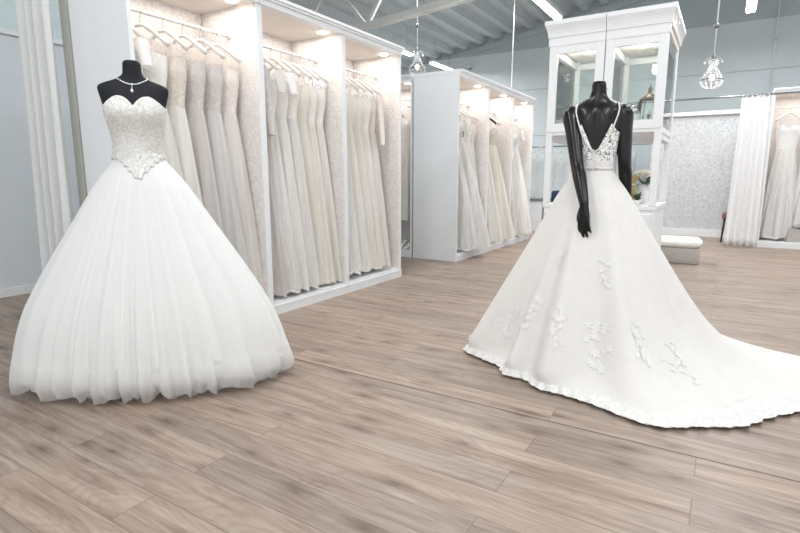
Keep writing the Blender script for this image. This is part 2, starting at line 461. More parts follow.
while xs < 4.2:
    xm = xs + .72
    bar((xs, 7.1, roof(xs) - .12), (xm, 7.1, tz(xm)), .05, .06).build('web_member', M['truss'], tr)['kind'] = 'structure'
    bar((xm, 7.1, tz(xm)), (xm + .72, 7.1, roof(xm + .72) - .12), .05, .06).build('web_member', M['truss'], tr)['kind'] = 'structure'
    xs += 1.44

# ------------------------------------------------------------------ strip lights
def area(name, loc, sx, sy, power, rot=(0, 0, 0), col=(1, 1, 1)):
    l = bpy.data.lights.new(name, 'AREA'); l.shape = 'RECTANGLE'; l.size = sx; l.size_y = sy; l.energy = power; l.color = col
    o = bpy.data.objects.new(name, l); COL.objects.link(o); o.location = loc; o.rotation_euler = rot
    return o
def strip_light(x, y0, y1, label, z=3.75, power=50):
    t = empty('strip_light', (x, (y0 + y1) / 2, z), 0, label, 'ceiling light', 'strip lights hung under the roof deck')
    h = (y1 - y0) / 2
    MB().rbox(-.075, .075, -h, h, .0, .06, .008).build('housing', M['white'], t)
    MB().rbox(-.06, .06, -h + .02, h - .02, -.03, .004, .008).build('diffuser', M['tube'], t)
    for s in (-1, 1):
        MB().tube([(0, s * h * .7, .05), (0, s * h * .7, roof(x) - z + .012)], .004, 6).build('suspension_wire', M['chrome'], t)
    area('strip_and_fill_lamp', (x, (y0 + y1) / 2, z - .05), .12, (y1 - y0), power)
strip_light(-2.67, 7.4, 9.47, 'bright strip light above the white display cabinets')
strip_light(-6.17, 11.4, 12.5, 'strip light hanging beyond the second wardrobe run')
strip_light(-6.17, 9.0, 10.5, 'strip light peeping over the end of the long wardrobe run')
strip_light(.1, 8.9, 10.72, 'strip light at the top right above the grey wall')
for (x, y) in ((-2.67, 4.2), (-2.0, 1.0), (.4, 4.6), (.6, 1.2), (2.2, 3.0), (-.6, -1.5), (1.6, 7.6), (.2, 7.2), (-4.5, 8.0)):  # added fill lamps without fixtures, to brighten the room
    area('strip_and_fill_lamp', (x, y, 3.9), .14, 1.8, 34)

# ------------------------------------------------------------------ wardrobes
def wardrobe(name, label, loc, rz, w, group, d=.61, H=2.36, rail=2.13):
    t = empty(name, loc, rz, label, 'wardrobe', group)
    c = M['carcass']
    MB().box(-d, 0, 0, .026, 0, H).build('side_panel', c, t)
    MB().box(-d, 0, w - .026, w, 0, H).build('side_panel', c, t)
    MB().box(-d, -d + .012, .026, w - .026, 0, H).build('back_panel', c, t)
    MB().box(-d + .012, -.004, .026, w - .026, H - .03, H).build('top_panel', M['lining_plain'], t)
    b = MB().box(-d + .012, -.004, .026, w - .026, .075, .10); b.box(-.02, .004, -.002, w + .002, 0, .075); b.box(-.006, .007, -.003, w + .003, .064, .078)
    b.build('plinth', c, t)
    MB().box(-d + .02, -.012, .0262, .030, .10, H - .03).build('lining', M['lining'], t)
    MB().box(-d + .02, -.012, w - .030, w - .0262, .10, H - .03).build('lining', M['lining'], t)
    MB().box(-d + .0122, -d + .016, .03, w - .03, .10, H - .03).build('lining', M['lining'], t)
    cr = MB().box(-.06, .012, -.002, w + .002, H - .035, H + .002)
    cr.box(-d, .026, -.002, w + .002, H + .002, H + .022); cr.box(-d, .038, -.002, w + .002, H + .022, H + .045)
    cr.build('cornice', c, t)
    r = MB().tube([(-.29, .03, rail), (-.29, w - .03, rail)], .011, 10)
    for yy in (.036, w - .036):
        r.tube([(-.29, yy - .006, rail), (-.29, yy + .006, rail)], .022, 12)
    r.build('hanging_rail', M['rail'], t, True)
    MB().lathe([(.04, 0), (.04, .006), (.03, .008)], 20, (-.12, w - .14, H - .038)).build('spotlight', M['spot'], t)
    l = bpy.data.lights.new('wardrobe_spot', 'SPOT'); l.energy = 3; l.spot_size = math.radians(125); l.spot_blend = .7; l.shadow_soft_size = .05; l.color = (1, .92, .84)
    o = bpy.data.objects.new('wardrobe_spot', l); COL.objects.link(o); o.parent = t; o.location = (-.12, w - .14, H - .05)
    l = bpy.data.lights.new('wardrobe_fill', 'AREA'); l.shape = 'RECTANGLE'; l.size = .45; l.size_y = w - .15; l.energy = 2.8 * w; l.color = (1, .95, .90)  # added fill with no fixture, brightens the wardrobe interior
    o = bpy.data.objects.new('wardrobe_fill', l); COL.objects.link(o); o.parent = t; o.location = (-.28, w / 2, H - .045)
    return t
XA = -2.975
GA = 'long run of lit open wardrobes'
for i, (ya, yb, lb) in enumerate(((1.868, 2.878, 'lit open wardrobe directly behind the white ball gown'), (2.878, 3.868, 'lit open wardrobe in the middle of the long run, full of ivory gowns'), (3.868, 4.838, 'lit open wardrobe at the far end of the long run, beside the gap'))):
    wardrobe('open_wardrobe', lb, (XA, ya, 0), 0, yb - ya, GA)
XB = -2.89
GB = 'second run of lit wardrobes with a plain white end panel'
for i, lb in enumerate(('lit wardrobe nearest in the second run, with the plain white end panel', 'lit wardrobe in the middle of the second run, with a black hanger', 'lit wardrobe at the far end of the second run, next to the white counter')):
    wardrobe('open_wardrobe', lb, (XB, 6.06 + .985 * i, 0), 0, .985, GB, .645, 2.345, 2.07)
wardrobe('open_wardrobe', 'lit wardrobe glimpsed in the gap between the two long runs', (-4.56, 6.07, 0), -PI / 2, 1.0, 'wardrobes facing the entrance', .6, 2.345)
wardrobe('open_wardrobe', 'pinkish lit alcove wardrobe to the right of the white curtain', (.50, 9.85, 0), -PI / 2, 1.5, 'wardrobes facing the entrance', .62, 2.345)

# ------------------------------------------------------------------ hangers and hanging gowns
def hanger(loc, rz, label, group, mat=None, w=.18):
    t = empty('clothes_hanger', loc, rz, label, 'hanger', group)   # loc = centre of the rail
    mat = mat or M['hanger']
    a = [(-.012 + .0, 0, -.085)]
    pts = [(0, 0, -.085), (0, 0, -.045), (.004, 0, -.028)]
    for k in range(9):
        an = -PI * .25 + k * PI * 1.15 / 8
        pts.append((.0165 * cos(an), 0, .0165 * sin(an)))
    MB().tube(pts, .0025, 6).build('hook', M['chrome'], t, True)
    p = [(-w, 0, -.205), (-w * .8, 0, -.170), (-w * .4, 0, -.115), (-.02, 0, -.082), (.02, 0, -.082), (w * .4, 0, -.115), (w * .8, 0, -.170), (w, 0, -.205)]
    MB().tube(p, [(.010, .014), (.013, .016), (.012, .014), (.010, .012), (.010, .012), (.012, .014), (.013, .016), (.010, .014)], 10).build('shoulder_bar', mat, t, True)
    return t

def gown(loc, rz, label, group, seed=0, rail=2.13, hem=.16, waist=1.56, wh=.27, th=.10, bod=None, skirt=None, top='strap', cup=.155, sheer_over=None, folds=9, dx=0, tagm=None, sleeve_mat=None, name='bridal_gown', tb=.055, yoke=None):
    """gown hanging from a rail at z = rail; local x = width, -y = its front"""
    rnd = random.Random(seed)
    t = empty(name, (loc[0], loc[1], 0), rz, label, 'dress', group)
    zs = rail - .10
    zb = zs - .20
    ph = [rnd.uniform(0, 6.28) for _ in range(4)]
    f1, f2 = folds, folds * 2 + 1
    lean = rnd.uniform(-.02, .02)
    def sk(u, v, grow=1., lift=0., amp=1.):
        a = 2 * PI * u
        e = v ** .85
        hx = (.122 + (wh - .122) * e) * grow
        hy = (.05 + (th * 1.25 - .05) * e) * grow
        fo = amp * v ** .7 * (.16 * sin(f1 * a + ph[0] + 1.5 * v) + .07 * sin(f2 * a + ph[1] - 2 * v))
        z = waist + .02 - v * (waist + .02 - hem - lift)
        z += .012 * sin(5 * a + ph[2]) * v ** 4
        x = hx * cos(a) * (1 + fo * .35); y = hy * sin(a) * (1 + fo * 1.6)
        return (x + dx * e, y + lean * v, z)
    MB().grid(lambda u, v: sk(u, v), 72, 18).build('skirt', skirt, t, True)
    if sheer_over:
        MB().grid(lambda u, v: sk(u, v, 1.04, .03, 1.2), 72, 16).build('overskirt', sheer_over, t, True)
    def bd(u, v):
        a = 2 * PI * u
        zt = zb + .03 - .035 * math.exp(-(cos(a) / .3) ** 2) + .015 * math.exp(-((abs(cos(a)) - .55) / .25) ** 2)
        z = waist - .03 + v * (zt - waist + .03)
        s = smoothstep(waist, zb - .03, z)
        hx = .124 + (cup - .124) * s
        hy = tb * .85 + tb * .35 * s
        if sin(a) < 0: hy += .02 * math.exp(-((z - zb + .04) / .05) ** 2) * math.exp(-((abs(cos(a)) - .5) / .3) ** 2)
        return ((hx + .004) * cos(a), (hy + .004) * sin(a), z)
    MB().grid(bd, 48, 12).build('bodice', bod, t, True)
    def yk(u, v):
        a = 2 * PI * u
        x = (cup + (.18 - cup) * v) * cos(a)
        y = (tb * 1.15 * (1 - v) + .02 * v) * sin(a)
        z0 = zb + .02
        z1 = zs - .002 - .68 * abs(x) - (.05 * math.exp(-(x / .07) ** 2))
        return (x, y, z0 + v * (z1 - z0))
    if top in ('illusion', 'sleeve'):
        MB().grid(yk, 40, 6).build('yoke', yoke or M['lace_white'], t, True)
    if top == 'strap':
        for s in (-1, 1):
            MB().tube([(s * .10, -tb, zb + .02), (s * .105, -.035, zs - .09), (s * .108, -.015, zs - .058), (s * .108, .012, zs - .058), (s * .105, .035, zs - .08), (s * .10, tb, zb + .0)], [(.008, .003)] * 6, 8).build('strap', bod, t, True)
    if top in ('sleeve', 'cap'):
        ln = .5 if top == 'sleeve' else .16
        for s in (-1, 1):
            pts = [(s * (.175 + .035 * q), -.012 * q, zs - .115 - ln * q) for q in (0, .2, .5, .8, 1)]
            r = .05 if top == 'sleeve' else .055
            MB().tube(pts, [(r * .8, .03), (r, .033), (r * .95, .03), (r * .8, .028), (r * .7, .026)], 12, False).build('sleeve', sleeve_mat or M['lace_white'], t, True)
    if tagm:
        MB().box(.14, .145, -.10, -.06, zb - .16, zb - .08).build('price_tag', tagm, t)
    return t

def fab(name, c, **k): return cloth(name, c, **k)
F = dict(
    ivory=fab('ivory_tulle', (.91, .89, .85)), cream=fab('cream_chiffon', (.90, .865, .80)), white=fab('white_chiffon', (.96, .96, .955)),
    champ=fab('champagne_satin', (.76, .70, .64)), taupe=fab('taupe_tulle', (.74, .70, .68)), blush=fab('blush_tulle', (.88, .84, .805)),
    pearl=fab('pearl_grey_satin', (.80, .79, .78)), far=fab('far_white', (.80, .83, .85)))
Lc = dict(ivory=lace('ivory_lace', (.91, .88, .845), 60, 1, .9), champ=lace('champagne_lace', (.78, .71, .64), 60, 1, .84), taupe=lace('taupe_lace', (.68, .64, .62), 60, 1, .86),
          blush=lace('blush_lace', (.87, .80, .76), 60, 1, .9), white=lace('white_lace_solid', (.92, .92, .91), 60, 1, .88), grey=lace('grey_lace', (.70, .69, .69), 60, 1, .8))
OV = sheer('gown_tulle', (.90, .89, .875), .5, .72, (14, 14, .15))
YK = sheer('illusion_net', (.84, .78, .74), .35, .7, (40, 40, 40))

def hung(xr, y, rz, what, group, rail=2.13, hmat=None, hg=None, hlabel=None, **kw):
    hanger((xr, y, rail), rz, hlabel or ('white hanger holding the ' + what[0]), hg or ('hangers ' + group), hmat)
    gown((xr, y), rz, what[1], group, rail=rail, **kw)

XR = XA - .29
G = 'gowns in the wardrobe behind the ball gown'
HG = 'hangers in the wardrobe behind the ball gown'
data = [
 (1.98, 'gown closest to the ball gown', 'white gown with draped off-shoulder sleeves, closest behind the black bust', dict(bod=Lc['white'], skirt=F['ivory'], top='cap', sleeve_mat=F['white'], seed=1, th=.09)),
 (2.13, 'ivory lace gown behind the bust', 'ivory lace gown with sheer net top, second behind the black bust', dict(bod=Lc['ivory'], skirt=F['ivory'], top='illusion', yoke=YK, seed=2, th=.11, sheer_over=OV)),
 (2.29, 'champagne beaded gown', 'ivory gown with champagne beaded bodice, between ivory lace and taupe gowns', dict(bod=Lc['champ'], skirt=F['ivory'], top='illusion', yoke=YK, seed=3, th=.10)),
 (2.44, 'first taupe lace gown', 'taupe lace gown with sheer straps, first of the two taupe ones', dict(bod=Lc['taupe'], skirt=F['taupe'], top='illusion', yoke=YK, seed=4, th=.08)),
 (2.58, 'second taupe lace gown', 'taupe lace gown with sheer straps, next to the blush gown', dict(bod=Lc['taupe'], skirt=F['pearl'], top='illusion', yoke=YK, seed=5, th=.08)),
 (2.72, 'blush lace gown', 'blush lace bodice gown with cream skirt beside the first wardrobe divider', dict(bod=Lc['blush'], skirt=F['blush'], top='illusion', yoke=YK, seed=6, th=.10)),
]
for y, w, lb, kw in data: hung(XR, y, .22 + .3 * random.Random(kw['seed']).random(), (w, lb), G, hg=HG, hem=.13, wh=.275, dx=.015, **kw)
G = 'gowns in the middle wardrobe of the long run'; HG = 'hangers in the middle wardrobe of the long run'
data = [
 (2.98, 'grey lace sleeved gown', 'grey lace gown with long sleeves at the near side of the middle wardrobe', dict(bod=Lc['grey'], skirt=F['taupe'], top='sleeve', sleeve_mat=Lc['grey'], seed=11, th=.06)),
 (3.12, 'white chiffon gown', 'white chiffon gown right beside the grey lace gown', dict(bod=Lc['white'], skirt=F['white'], top='cap', sleeve_mat=OV, seed=12, th=.09, sheer_over=OV)),
 (3.26, 'ruffled ivory gown', 'ivory gown with ruffled tulle shoulder, third from the grey lace gown', dict(bod=F['ivory'], skirt=F['ivory'], top='cap', sleeve_mat=F['white'], seed=13, th=.09)),
 (3.38, 'middle ivory tulle gown', 'ivory tulle gown with lace bodice in the centre of the middle wardrobe', dict(bod=Lc['ivory'], skirt=F['ivory'], top='illusion', seed=14, th=.09, sheer_over=OV)),
 (3.50, 'cream satin gown', 'cream chiffon gown with thin straps, third from the middle wardrobe far divider', dict(bod=F['cream'], skirt=F['cream'], top='strap', seed=15, th=.08)),
 (3.61, 'cream lace gown', 'cream gown with lace bodice, second from the middle wardrobe far divider', dict(bod=Lc['ivory'], skirt=F['cream'], top='strap', seed=16, th=.08)),
 (3.72, 'ivory gown by the far divider', 'slim ivory lace gown closest to the middle wardrobe far divider', dict(bod=Lc['ivory'], skirt=F['ivory'], top='illusion', seed=17, th=.07)),
]
for y, w, lb, kw in data: hung(XR, y, .22 + .3 * random.Random(kw['seed']).random(), (w, lb), G, hg=HG, hem=.13, wh=.275, dx=.012, **kw)
G = 'gowns in the far wardrobe of the long run'; HG = 'hangers in the far wardrobe of the long run'
data = [
 (4.02, 'white gown by the second divider', 'white lace gown closest to the second divider of the long run', dict(bod=Lc['white'], skirt=F['white'], top='illusion', seed=21, th=.09, sheer_over=OV)),
 (4.16, 'ivory gown in the far wardrobe', 'ivory chiffon gown second in the far wardrobe of the long run', dict(bod=F['ivory'], skirt=F['ivory'], top='strap', seed=22, th=.09)),
 (4.30, 'cream gown in the far wardrobe', 'cream chiffon gown in the middle of the far wardrobe', dict(bod=F['cream'], skirt=F['cream'], top='strap', seed=23, th=.08)),
 (4.43, 'ivory lace gown in the far wardrobe', 'ivory lace gown between the cream and the blush gown of the far wardrobe', dict(bod=Lc['ivory'], skirt=F['ivory'], top='illusion', seed=24, th=.08)),
 (4.56, 'blush sleeved gown', 'blush lace gown with long sleeves at the far end of the long run', dict(bod=Lc['blush'], skirt=F['blush'], top='sleeve', sleeve_mat=Lc['blush'], seed=25, th=.08)),
]
for y, w, lb, kw in data: hung(XR, y, .22 + .3 * random.Random(kw['seed']).random(), (w, lb), G, hg=HG, hem=.15, wh=.27, dx=.012, **kw)
# second run
XR2 = XB - .29
G = 'gowns in the second wardrobe run'; HG = 'hangers in the second wardrobe run'
data = [
 (6.34, 'white ball gown by the end panel', 'white full-skirted gown right behind the plain end panel', dict(bod=Lc['white'], skirt=F['white'], top='illusion', seed=31, th=.11, wh=.34, sheer_over=OV, dx=.08, tagm=M['tag'])),
 (6.56, 'big white tulle gown', 'wide white tulle gown bulging out of the second run, with a dark tag', dict(bod=Lc['white'], skirt=F['white'], top='cap', sleeve_mat=OV, seed=32, th=.13, wh=.38, sheer_over=OV, dx=.12, tagm=M['tag'])),
 (6.74, 'third gown of the second run', 'ivory satin gown between the wide tulle gown and a blush hem', dict(bod=Lc['ivory'], skirt=F['ivory'], top='strap', seed=33, th=.10, wh=.34, dx=.06)),
 (6.88, 'gown by the second run first divider', 'cream gown against the first divider of the second run', dict(bod=Lc['blush'], skirt=F['ivory'], top='strap', seed=34, th=.09, wh=.30)),
 (7.34, 'ivory gown on the near side of the black hanger', 'ivory tulle gown on the near side of the black hanger', dict(bod=Lc['ivory'], skirt=F['ivory'], top='strap', seed=35, th=.14, wh=.36, dx=.05)),
 (7.72, 'champagne gown beyond the black hanger', 'champagne trimmed cream gown on the far side of the black hanger', dict(bod=Lc['champ'], skirt=F['cream'], top='strap', seed=37, th=.14, wh=.38, dx=.08)),
 (8.35, 'blush white gown', 'blush white gown with an orange tag in the second run', dict(bod=Lc['white'], skirt=F['blush'], top='illusion', seed=38, th=.14, wh=.38, sheer_over=OV, dx=.05, tagm=M['tag_orange'])),
 (8.74, 'last gown of the second run', 'white gown at the very far end of the second run', dict(bod=Lc['white'], skirt=F['white'], top='cap', sleeve_mat=F['white'], seed=39, th=.13, wh=.36, dx=.05)),
]
for y, w, lb, kw in data: hung(XR2, y, .15 + .3 * random.Random(kw['seed']).random(), (w, lb), G, hg=HG, hem=.13, rail=2.07, **kw)
hanger((XR2 + .02, 7.52, 2.07), .35, 'empty black hanger on the rail of the second run', HG, M['hanger_black'])
# wardrobe in the gap
G = 'gowns in the wardrobe seen through the gap'
for x, w, lb, kw in ((-4.28, 'leftmost gown in the gap', 'ivory gown on the left in the gap between the wardrobe runs', dict(bod=Lc['ivory'], skirt=F['ivory'], top='illusion', seed=41)),
                     (-4.02, 'middle gown in the gap', 'cream gown in the middle of the gap between the wardrobe runs', dict(bod=F['cream'], skirt=F['cream'], top='strap', seed=42)),
                     (-3.80, 'gown by the back of the end panel', 'ivory gown next to the plain end panel, seen through the gap', dict(bod=Lc['ivory'], skirt=F['ivory'], top='strap', seed=43))):
    hung(x, 6.36, PI / 2 - .25, (w, lb), G, hem=.48, wh=.2, th=.08, hg='hangers in the wardrobe seen through the gap', **kw)
# alcove at right
G = 'gowns in the alcove beside the curtain'
for x, w, lb, kw in ((.75, 'white gown by the curtain', 'white A-line gown with thin straps next to the white curtain', dict(bod=Lc['white'], skirt=F['white'], seed=51, hem=.14, wh=.25, th=.16, sheer_over=OV, dx=0)),
                     (1.13, 'white gown at the frame edge', 'full white tulle gown hanging at the right edge above the taupe bag', dict(bod=Lc['white'], skirt=F['white'], seed=52, hem=.32, wh=.30, th=.16, sheer_over=OV))):
    hung(x, 10.14, 0, (w, lb), G, hg='hangers in the alcove beside the curtain', top='strap', waist=1.5, **kw)

# far garment rail
t = empty('garment_rail', (-2.9, 12.1, 0), 0, 'long chrome garment rail of white dresses by the far wall', 'clothes rail')
MB().tube([(-1.5, 0, 1.76), (1.9, 0, 1.76)], .016, 10).build('rail', M['steel'], t, True)
for x in (-1.45, 1.85):
    MB().tube([(x, 0, 0.02), (x, 0, 1.76)], .016, 10).build('post', M['steel'], t, True)
    MB().rbox(x - .02, x + .02, -.22, .22, 0, .04, .008).build('foot', M['steel'], t)
g0 = gown((-4.2, 12.1), .25, 'white dress on the far rail seen past the display cabinets', 'white dresses on the far garment rail', seed=61, rail=1.76, hem=.2, waist=1.05, wh=.24, th=.09, bod=F['far'], skirt=F['far'], top='illusion', yoke=F['far'], name='white_dress')
h0 = hanger((-4.2, 12.1, 1.76), .25, 'white hanger on the far rail seen past the display cabinets', 'hangers on the far garment rail')
for i in range(1, 13):
    c = copy_tree(g0); c.location.x += .2 * i
    c = copy_tree(h0); c.location.x += .2 * i

# ------------------------------------------------------------------ curtains
def curtain(name, label, x0, x1, y, z0, z1, mat, flare=0, seed=0, pleats=7, amp=.035, y_rail=None, rail=(0, 0), rings=True, lean=0):
    t = empty(name, ((x0 + x1) / 2, y, 0), 0, label, 'curtain', None)
    w = x1 - x0
    rnd = random.Random(seed); ph = [rnd.uniform(0, 6) for _ in range(4)]
    def f(u, v):
        z = z1 + (z0 - z1) * v
        xx = (u - .5) * w * (1 + flare * v) + lean * v
        s = 2 * PI * pleats * (u + .015 * sin(3 * v + ph[0]))
        yy = amp * (.6 + .6 * v) * sin(s + .4 * sin(4 * v + ph[1])) + .12 * amp * sin(2.3 * s + ph[2])
        return (xx, yy, z)
    MB().grid(f, pleats * 16, 20, False).build('drape', mat, t, True, solid=.003)
    return t
c = curtain('curtain', 'long white curtain tied by the fitting room, beside the ball gown', -4.05, -3.625, 1.78, .02, 2.62, M['curtain'], .12, 3, 4, .045, lean=-.03)
MB().tube([(-1.4, .0, 2.63), (.45, .0, 2.63)], .014, 10).build('curtain_rod', M['chrome'], c, True)
c = curtain('curtain', 'white sheer curtain at the right, hiding half of the mauve chair',   .10, .45, 9.66, .015, 2.28, M['curtain2'], .25, 5, 5, .022)
r = MB().tube([(-1.85, 0, 2.29), (.9, 0, 2.29)], .013, 10)
r.build('curtain_rod', M['steel'], c, True)
for q in range(7):
    MB().lathe([(.022, -.004), (.024, 0), (.022, .004)], 14, (-.16 + .053 * q, 0, 2.285)).build('eyelet', M['chrome'], c, True)
MB().tube([(.42, 0, 2.29), (.42, .19, 2.29)], .01, 8).build('wall_bracket', M['chrome'], c, True)

# ------------------------------------------------------------------ mannequins
def torso_polar(tab, p, z, bust=None):
    """polar radius at local angle p (front = -pi/2)"""
    a, b = interp(tab, z)
    r = ell(a, b, p)
    if bust:
        bx, bz, amp, sg = bust
        x, y = r * cos(p), r * sin(p)
        if y < .02:
            g = sum(math.exp(-((x - s * bx) ** 2 + (z - bz) ** 2) / (2 * sg * sg)) for s in (-1, 1))
            r += amp * g * smoothstep(.3, -.6, sin(p))
    return r
TL = [(.95, .165, .12), (1.02, .160, .118), (1.10, .152, .112), (1.18, .140, .102), (1.257, .128, .093), (1.33, .138, .098), (1.40, .152, .104), (1.46, .166, .105), (1.51, .180, .100), (1.54, .188, .088), (1.563, .186, .072), (1.578, .160, .060), (1.592, .118, .053), (1.607, .078, .050), (1.625, .056, .049), (1.655, .050, .047), (1.686, .049, .046)]
BL = (.073, 1.425, .048, .052)
def fit1(p):
    z = p[2]; k = .97 + (.85 - .97) * smoothstep(.25, 1.15, z)
    return (p[0] * k, p[1] * k, z if z < 1.1 else 1.1 + (z - 1.1) * .945)
C1 = (-2.568, 1.614); RT1 = math.radians(53); RS1 = math.radians(39)
man = empty('dress_form', (C1[0], C1[1], 0), 0, 'matt black headless dress form wearing the strapless ball gown', 'mannequin')
def TLp(w, z): return torso_polar(TL, w - RT1, z, BL)       # w = world angle
def tors(mb, fn, z0, z1, nz, nu=96):
    mb.grid(lambda u, v: (fn(2 * PI * u, z0 + (z1 - z0) * v) * cos(2 * PI * u), fn(2 * PI * u, z0 + (z1 - z0) * v) * sin(2 * PI * u), z0 + (z1 - z0) * v), nu, nz)
    n = len(mb.v)
    mb.f.append(tuple(range(n - nu, n))); mb.f.append(tuple(reversed(range(nu))))
    return mb
tors(MB(), TLp, .95, 1.682, 90).warp(fit1).build('torso', M['black_fabric'], man, True)
MB().lathe([(.044, 0), (.046, .006), (.043, .013), (.03, .017)], 28, (0, 0, 1.680)).warp(fit1).build('neck_cap', M['black_gloss'], man, True)
MB().tube([(0, 0, .03), (0, 0, .97)], .016, 12).build('pole', M['steel'], man, True)
MB().lathe([(.16, 0), (.16, .012), (.13, .025), (.03, .04)], 32, (0, 0, 0)).build('base', M['steel'], man, True)

# ball gown
SK = [(.0, .742), (.05, .738), (.19, .703), (.32, .67), (.45, .625), (.66, .520), (.87, .392), (1.05, .268), (1.12, .205), (1.17, .16), (1.205, .142)]
def skirt_ab(z):
    a = interp(SK, z)[0]
    return a, .10 + (a - .142) * .46
def SKp(w, z):
    a, b = skirt_ab(z); return ell(a, b, w - RS1)
gw = empty('ball_gown', (C1[0], C1[1], 0), 0, 'strapless white ball gown with silver lace bodice and full tulle skirt', 'dress')
def ballskirt(scale, zh, amp, seed, top=1.205, hemwave=.02, nf=26):
    rnd = random.Random(seed); ph = [rnd.uniform(0, 6.28) for _ in range(6)]
    def f(u, v):
        w = 2 * PI * u
        z = top + (zh - top) * v
        r = SKp(w, max(z, 0)) * (1 + (scale - 1) * v)
        wr = w + .5 * sin(2 * w + ph[5]) / 6
        fo = .45 * sin(nf * wr + ph[0] + .8 * sin(3 * v + w)) + .35 * sin(11 * wr + ph[1] + 1.3 * v) + .25 * sin(43 * wr + ph[2] - 2 * v) + .3 * noise.noise(Vector((cos(w) * 6, sin(w) * 6, v * 1.2 + seed)))
        if z > 1.08: r = max(r, TLp(w, z) + .003)
        r += amp * fo * (.34 * v + .7 * v ** 3)
        # hem tucks under in loops
        tuck = smoothstep(.93, 1., v)
        r -= tuck * (.016 + .012 * (1 + sin(17 * wr + ph[3])))
        z += hemwave * tuck * (2.2 * (1 - abs(sin(11 * wr + ph[3] + .5 * sin(4 * wr))) ** .55) + .6 * (1 - abs(sin(19 * wr + ph[4])) ** .5)) 
        return (r * cos(w), r * sin(w), max(z, .004))
    return MB().grid(f, 360, 60).warp(fit1)
ballskirt(.975, .115, .028, 1, hemwave=.012).build('underskirt', M['tulle_solid'], gw, True)
ballskirt(.99, .028, .036, 2, nf=21).build('tulle_layer', M['tulle2'], gw, True)
ballskirt(1.01, .012, .040, 3, hemwave=.024, nf=24).build('tulle_layer', M['tulle'], gw, True)
def bod_top(w):
    p = w - RT1
    fr = -sin(p)             # 1 at the front
    x = .165 * cos(p)
    if fr > 0:
        z = 1.452 + .054 * sin(min(abs(x) / .095, 1) * PI / 2) ** .75 - .055 * smoothstep(.10, .172, abs(x))
    else:
        z = 1.446
    return z
def bod_bot(w):
    p = w - RT1
    x = .16 * cos(p)
    if -sin(p) > 0: return 1.192 - .112 * max(0, 1 - abs(x) / .145) ** 1.15 + .007 * sin(26 * w) + .004 * sin(61 * w)
    return 1.19
def bodf(u, v):
    w = 2 * PI * u
    z0, z1 = bod_bot(w), bod_top(w)
    z = z0 + (z1 - z0) * v
    tr_ = TLp(w, z)
    r = max(tr_, SKp(w, min(z, 1.2)) if z < 1.21 else 0) + .006
    r += .0015 * noise.noise(Vector((cos(w) * 30, sin(w) * 30, z * 60)))
    return (r * cos(w), r * sin(w), z)
MB().grid(bodf, 192, 44).warp(fit1).build('bodice', M['bodice_lace'], gw, True, solid=.004)
# embroidered beads over the bodice
mb = MB(); rnd = random.Random(5)
for k in range(900):
    u = rnd.random(); v = rnd.random() ** 1.1
    w = 2 * PI * u
    if -sin(w - RT1) < -.2: continue
    p = bodf(u, v); r = math.hypot(p[0], p[1])
    mb.ball((p[0] * (1 + .003 / r), p[1] * (1 + .003 / r), p[2]), rnd.uniform(.0018, .0038), 5, 3)
mb.warp(fit1).build('beading', M['pearl'], gw, True)['kind'] = 'stuff'
# necklace
nk = empty('necklace', (C1[0], C1[1], 1.55), 0, 'sparkling rhinestone necklace with drop pendant on the black bust', 'necklace')
mb = MB()
NB = 54
for k in range(NB):
    w = 2 * PI * k / NB
    fr = (1 - sin(w - RT1)) / 2
    z = 1.626 - .058 * fr ** 2.2
    r = TLp(w, z) + .004
    mb.ball((r * cos(w), r * sin(w), z), .0052 if k % 2 else .004, 7, 5)
low = lambda p: (lambda q: (q[0], q[1], q[2] - 1.55))(fit1(p))
mb.warp(low).build('bead_strand', M['crystal'], nk, True)
w = RT1 - PI / 2
pm = MB()
for dz, rr in ((1.556, .004), (1.546, .0045), (1.532, .009)):
    r = TLp(w, dz) + .007
    pm.ball((r * cos(w), r * sin(w), dz), rr, 8, 6, (1, 1, 1.2))
pm.warp(low).build('pendant', M['crystal'], nk, True)

# ---- right: glossy black mannequin seen from behind, gown with a long train
def fit2(p):
    return (p[0] * .86, p[1] * .86, p[2] if p[2] < 1.1 else 1.1 + (p[2] - 1.1) * .955)
C2 = (-.662, 3.235); R2 = math.radians(191)
TR = [(.90, .15, .12), (1.0, .145, .112), (1.08, .126, .098), (1.13, .120, .093), (1.2, .126, .098), (1.3, .142, .106), (1.4, .158, .108), (1.46, .168, .100), (1.495, .170, .086), (1.52, .150, .068), (1.54, .112, .059), (1.56, .074, .055), (1.58, .054, .051), (1.61, .047, .047), (1.645, .047, .047)]
BR = (.073, 1.38, .05, .055)
m2 = empty('mannequin', (C2[0], C2[1], 0), R2, 'glossy black headless mannequin with arms, standing with its back turned', 'mannequin')
def TRp(p, z):
    r = torso_polar(TR, p, z, BR)
    if sin(p) > 0:   # spine groove and shoulder blades
        x = r * cos(p)
        r -= .009 * math.exp(-(x / .018) ** 2) * smoothstep(1.05, 1.2, z) * smoothstep(1.56, 1.45, z)
        r += .010 * math.exp(-((abs(x) - .075) / .035) ** 2 - ((z - 1.41) / .06) ** 2)
    return r
mb = MB()
tors(mb, TRp, .90, 1.642, 80)
def limb(pts, rad, n=14): mb.tube(pts, rad, n)
def spline(pts, n=8):
    pts = [Vector(p) for p in pts]; out = []
    for i in range(len(pts) - 1):
        p0 = pts[max(i - 1, 0)]; p1 = pts[i]; p2 = pts[i + 1]; p3 = pts[min(i + 2, len(pts) - 1)]
        for k in range(n):
            t = k / n
            out.append(.5 * ((2 * p1) + (-p0 + p2) * t + (2 * p0 - 5 * p1 + 4 * p2 - p3) * t * t + (-p0 + 3 * p1 - 3 * p2 + p3) * t ** 3))
    out.append(pts[-1]); return out
